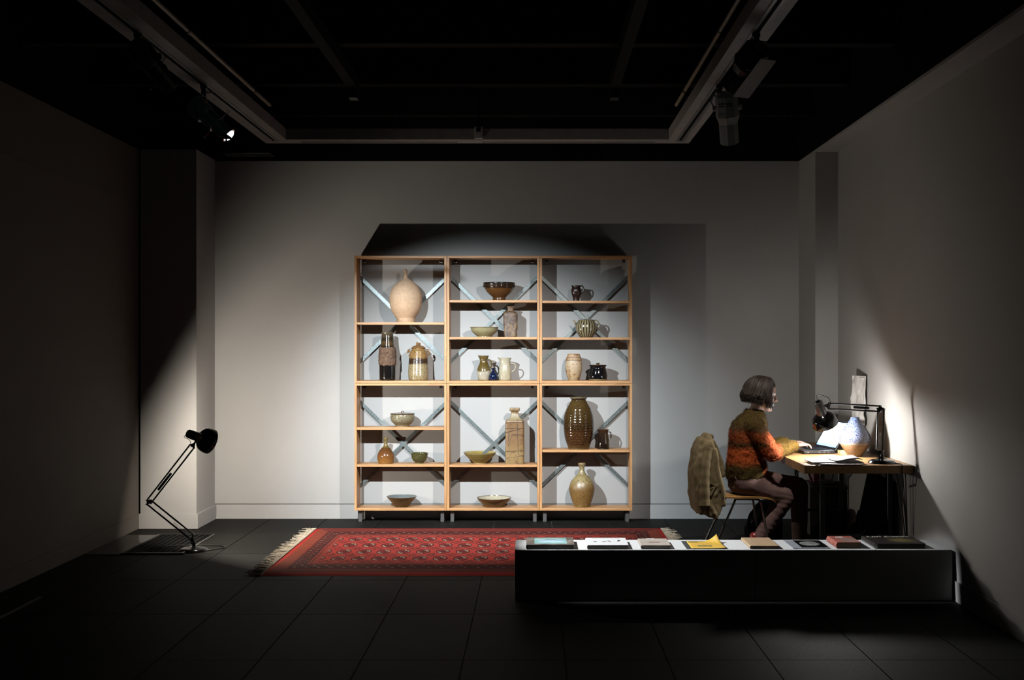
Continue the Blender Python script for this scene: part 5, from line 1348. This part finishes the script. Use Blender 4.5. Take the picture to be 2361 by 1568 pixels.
# hair: a bob, built of locks over a cap
hm = Mat('dark_hair', 0.55, 0, 0.25, (0.03, 0.018, 0.012))
hm.color(hm.ramp(hm.noise(40, 3, (1, 1, 0.3)), [(0.3, (0.012, 0.007, 0.005)), (0.7, (0.045, 0.026, 0.017))]))
mb = MB()
cap = MB().loft([(-0.045, 0, -0.075, 0.030, 0.040), (-0.040, 0, -0.055, 0.060, 0.072), (-0.034, 0, -0.02, 0.074, 0.084), (-0.028, 0, 0.03, 0.084, 0.088), (-0.018, 0, 0.07, 0.088, 0.080), (-0.006, 0, 0.105, 0.070, 0.056), (-0.002, 0, 0.128, 0.034, 0.026)], 32, None, 2.0)
for v in cap.v: mb.v.append(MH @ v)
mb.f += cap.f; mb.m += cap.m
random.seed(11)
for k in range(1500):
    ph = random.uniform(-PI, PI)                       # 0 = face side
    front = abs(ph) < 0.95
    side = 0.95 <= abs(ph) < 1.45
    a_, b_, c_ = (0.112 if math.cos(ph) > 0 else 0.128), 0.102, 0.133
    if front: th_end, drop = random.uniform(0.72, 0.95) + 0.35 * max(0, abs(ph) - 0.5), 0.0
    elif side: th_end, drop = 1.50, random.uniform(0.078, 0.112)
    else: th_end, drop = 1.55, random.uniform(0.058, 0.092)
    jit = random.uniform(0.94, 1.06) + 0.03 * math.sin(ph * 9) ; part = random.uniform(-0.02, 0.05); pts = []; n1 = 9
    w1, w2 = random.uniform(0, 6), random.uniform(0.004, 0.020)
    for i in range(n1 + 1):
        t = 0.06 + (th_end - 0.06) * i / n1
        x = a_ * math.sin(t) * math.cos(ph) * jit - 0.014 + part * (1 - i / n1) * 0.5
        y = b_ * math.sin(t) * math.sin(ph) * jit
        z = c_ * math.cos(t) * (0.97 + 0.03 * jit)
        pts.append((x, y, z))
    if drop:
        x, y, z = pts[-1]; n2 = 6
        for i in range(1, n2 + 1):
            q = i / n2
            inw = 1.0 + 0.07 * math.sin(q * PI) - 0.14 * q * q
            if side: xx = x * 1.0 + 0.026 * q
            else: xx = -0.014 + (x + 0.014) * inw
            pts.append((xx + q * w2 * math.sin(w1 + 7 * q), y * inw + q * w2 * math.cos(w1 + 7 * q), z - drop * q))
    n = len(pts); r0 = random.uniform(0.0016, 0.0036)
    mb.tube([hp(*p) for p in pts], [r0 * (0.5 + 0.5 * min(1, i / 3)) * (1 - 0.75 * max(0, (i / (n - 1) - 0.6) / 0.4)) for i in range(n)], 5)
mb.build('hair', hm.m, pe, smooth=True, fix=False, angle=180)

# sweater
mb = MB()
mb.loft([(1.560, YC, 0.555, 0.135, 0.172), (1.562, YC, 0.575, 0.146, 0.184), (1.562, YC, 0.64, 0.146, 0.184), (1.565, YC, 0.72, 0.134, 0.178), (1.572, YC, 0.82, 0.134, 0.180), (1.578, YC, 0.91, 0.134, 0.186), (1.590, YC, 0.975, 0.120, 0.176), (1.606, YC, 1.02, 0.092, 0.140), (1.622, YC, 1.05, 0.070, 0.086), (1.630, YC, 1.068, 0.062, 0.066)], 36)
for a, b, c in ((sh_n, el_n, wr_n), (sh_f, el_f, wr_f)):
    mb.limb([a + Vector((0, 0, 0.0)), a.lerp(b, 0.35), a.lerp(b, 0.7), b, b.lerp(c, 0.35), b.lerp(c, 0.7), c + (c - b).normalized() * -0.01], [0.068, 0.068, 0.066, 0.058, 0.050, 0.045, 0.043], 16)
mb.limb([(1.575, YC - 0.045, 1.062), (1.60, YC - 0.066, 1.056), (1.655, YC - 0.06, 1.045), (1.69, YC, 1.025), (1.655, YC + 0.06, 1.045), (1.60, YC + 0.066, 1.056), (1.575, YC + 0.045, 1.062), (1.568, YC, 1.064)], [0.016] * 8)
sw = remeshed(mb, 0.0075, 5)
N_ = vert_normals(sw)
for v, n in zip(sw.v, N_):
    v += n * (0.006 * noise.noise(Vector((v.x * 18, v.y * 18, v.z * 26))) + 0.004 * noise.fractal(v * 75, 0.6, 2, 3))
def knit():
    m = Mat('mohair_knit', 0.95, 0, 0.15, (0.3, 0.1, 0.03))
    x, y, z = m.co()                                   # object origin: floor under the chair seat, x from 1.56
    n = m.noise(9, 4); f = m.noise(90, 3)
    h = z + (n - 0.5) * 0.07
    OL, OR, BR, RU = (0.085, 0.052, 0.008), (0.62, 0.115, 0.022), (0.085, 0.040, 0.010), (0.34, 0.070, 0.014)
    c = m.ramp((h - 0.5) * (1 / 0.6), [(0.0, OL), (0.26, OL), (0.36, OR), (0.47, OR), (0.54, BR), (0.60, RU), (0.66, RU), (0.72, BR), (0.80, OL), (1.0, OL)])
    arm = x.step(0.085, 0.135) * (1.0 - x.step(0.20, 0.25)) * (1.0 - h.step(0.86, 0.95))
    c = m.mix(arm, c, (0.72, 0.16, 0.055))
    c = m.mix(x.step(0.20, 0.245), c, (0.20, 0.12, 0.022))
    c = m.mix((f - 0.4) * 0.9, c, m.mix(0.55, c, (0.02, 0.012, 0.004)))
    m.color(c)
    m.bump(f, 0.6, 0.008)
    return m.m
MT['knit'] = knit()
swo = sw.build('sweater', MT['knit'], pe, smooth=True, fix=False, angle=180)
# mohair fuzz
mb = MB(); random.seed(21); F = sw.f
for k in range(24000):
    f = F[random.randrange(len(F))]
    p = sum((sw.v[i] for i in f), Vector((0, 0, 0))) / len(f); n = N_[f[0]]
    t = Vector((random.gauss(0, 1), random.gauss(0, 1), random.gauss(0, 1)))
    d = (n + t * 0.45).normalized() * random.uniform(0.006, 0.016)
    s_ = d.cross(t).normalized() * 0.00028
    o = len(mb.v); mb.v += [p - s_, p + s_, p + d * 0.6 + t * 0.001, p + d]; mb.f += [(o, o + 1, o + 2), (o, o + 2, o + 3)]; mb.m += [0, 0]
tag(mb.build('fuzz', MT['knit'], swo, fix=False), kind='stuff')

# trousers
mb = MB()
mb.limb([(1.548, YC - 0.045, 0.545), hip_n, hip_n.lerp(kn_n, 0.35), hip_n.lerp(kn_n, 0.7), kn_n, kn_n.lerp(an_n, 0.3), kn_n.lerp(an_n, 0.65), an_n, an_n + Vector((-0.03, 0, -0.045))], [0.100, 0.096, 0.090, 0.080, 0.070, 0.066, 0.060, 0.056, 0.050], 18)
mb.limb([(1.548, YC + 0.045, 0.545), hip_f, hip_f.lerp(kn_f, 0.35), hip_f.lerp(kn_f, 0.7), kn_f, kn_f.lerp(an_f, 0.3), kn_f.lerp(an_f, 0.65), an_f + Vector((0, 0, -0.02))], [0.100, 0.096, 0.090, 0.080, 0.070, 0.066, 0.062, 0.056], 18)
mb.loft([(1.545, YC, 0.462, 0.085, 0.150), (1.545, YC, 0.50, 0.112, 0.172), (1.552, YC, 0.56, 0.118, 0.165), (1.556, YC, 0.615, 0.112, 0.155)], 30)
tr = remeshed(mb, 0.0075, 5)
N_ = vert_normals(tr)
for v, n in zip(tr.v, N_):
    near_knee = 0.5 * math.exp(-((v.x - 1.80) / 0.10) ** 2) + 0.4 * math.exp(-((v.z - 0.20) / 0.05) ** 2)
    fold = math.sin(v.x * 40 + v.z * 150 + 5 * noise.noise(v * 7)) * 0.0028 * min(1, near_knee) + 0.0035 * noise.noise(Vector((v.x * 7 + v.z * 7, v.y * 10, (v.z - v.x) * 15)))
    v += n * fold
    if 0.40 < v.z < 0.452 and v.x < 1.70: v.z = 0.449 + 0.02 * (v.z - 0.40)
TRM = canvas('mauve_trousers', (0.15, 0.085, 0.075), (0.24, 0.145, 0.13))
tro = tr.build('trousers', TRM, pe, smooth=True, fix=False, angle=180)
MB().tube([(1.452, YC - 0.160, 0.60), (1.462, YC - 0.168, 0.565), (1.475, YC - 0.166, 0.55)], 0.004, 6).build('belt_loop', TRM, tro, smooth=True)
# shoes
def shoe(name_pts, sole):
    mb = MB(); mb.limb([p for p, r in name_pts], [r for p, r in name_pts], 14)
    s = remeshed(mb, 0.006, 4)
    for v in s.v: v.z = max(v.z, 0.004)
    o = s.build('shoe', plain('red_leather', (0.36, 0.015, 0.012), 0.35), pe, smooth=True, fix=False, angle=180)
    MB().tube(sole, 0.014, 8).build('sole', MT['black_cloth'], o, smooth=True)
shoe([(an_n + Vector((-0.055, 0, -0.012)), 0.036), (an_n + Vector((-0.005, 0, -0.05)), 0.040), (an_n + Vector((0.055, 0, -0.105)), 0.042), (an_n + Vector((0.115, 0, -0.125)), 0.032)],
     [an_n + Vector((-0.085, 0, -0.035)), an_n + Vector((-0.03, 0, -0.09)), an_n + Vector((0.04, 0, -0.147)), an_n + Vector((0.13, 0, -0.150))])
shoe([(an_f + Vector((-0.035, 0, -0.055)), 0.038), (an_f + Vector((0.03, 0, -0.045)), 0.042), (an_f + Vector((0.10, 0, -0.058)), 0.040), (an_f + Vector((0.17, 0, -0.066)), 0.030)],
     [an_f + Vector((-0.065, 0, -0.086)), an_f + Vector((0.05, 0, -0.086)), an_f + Vector((0.19, 0, -0.086))])
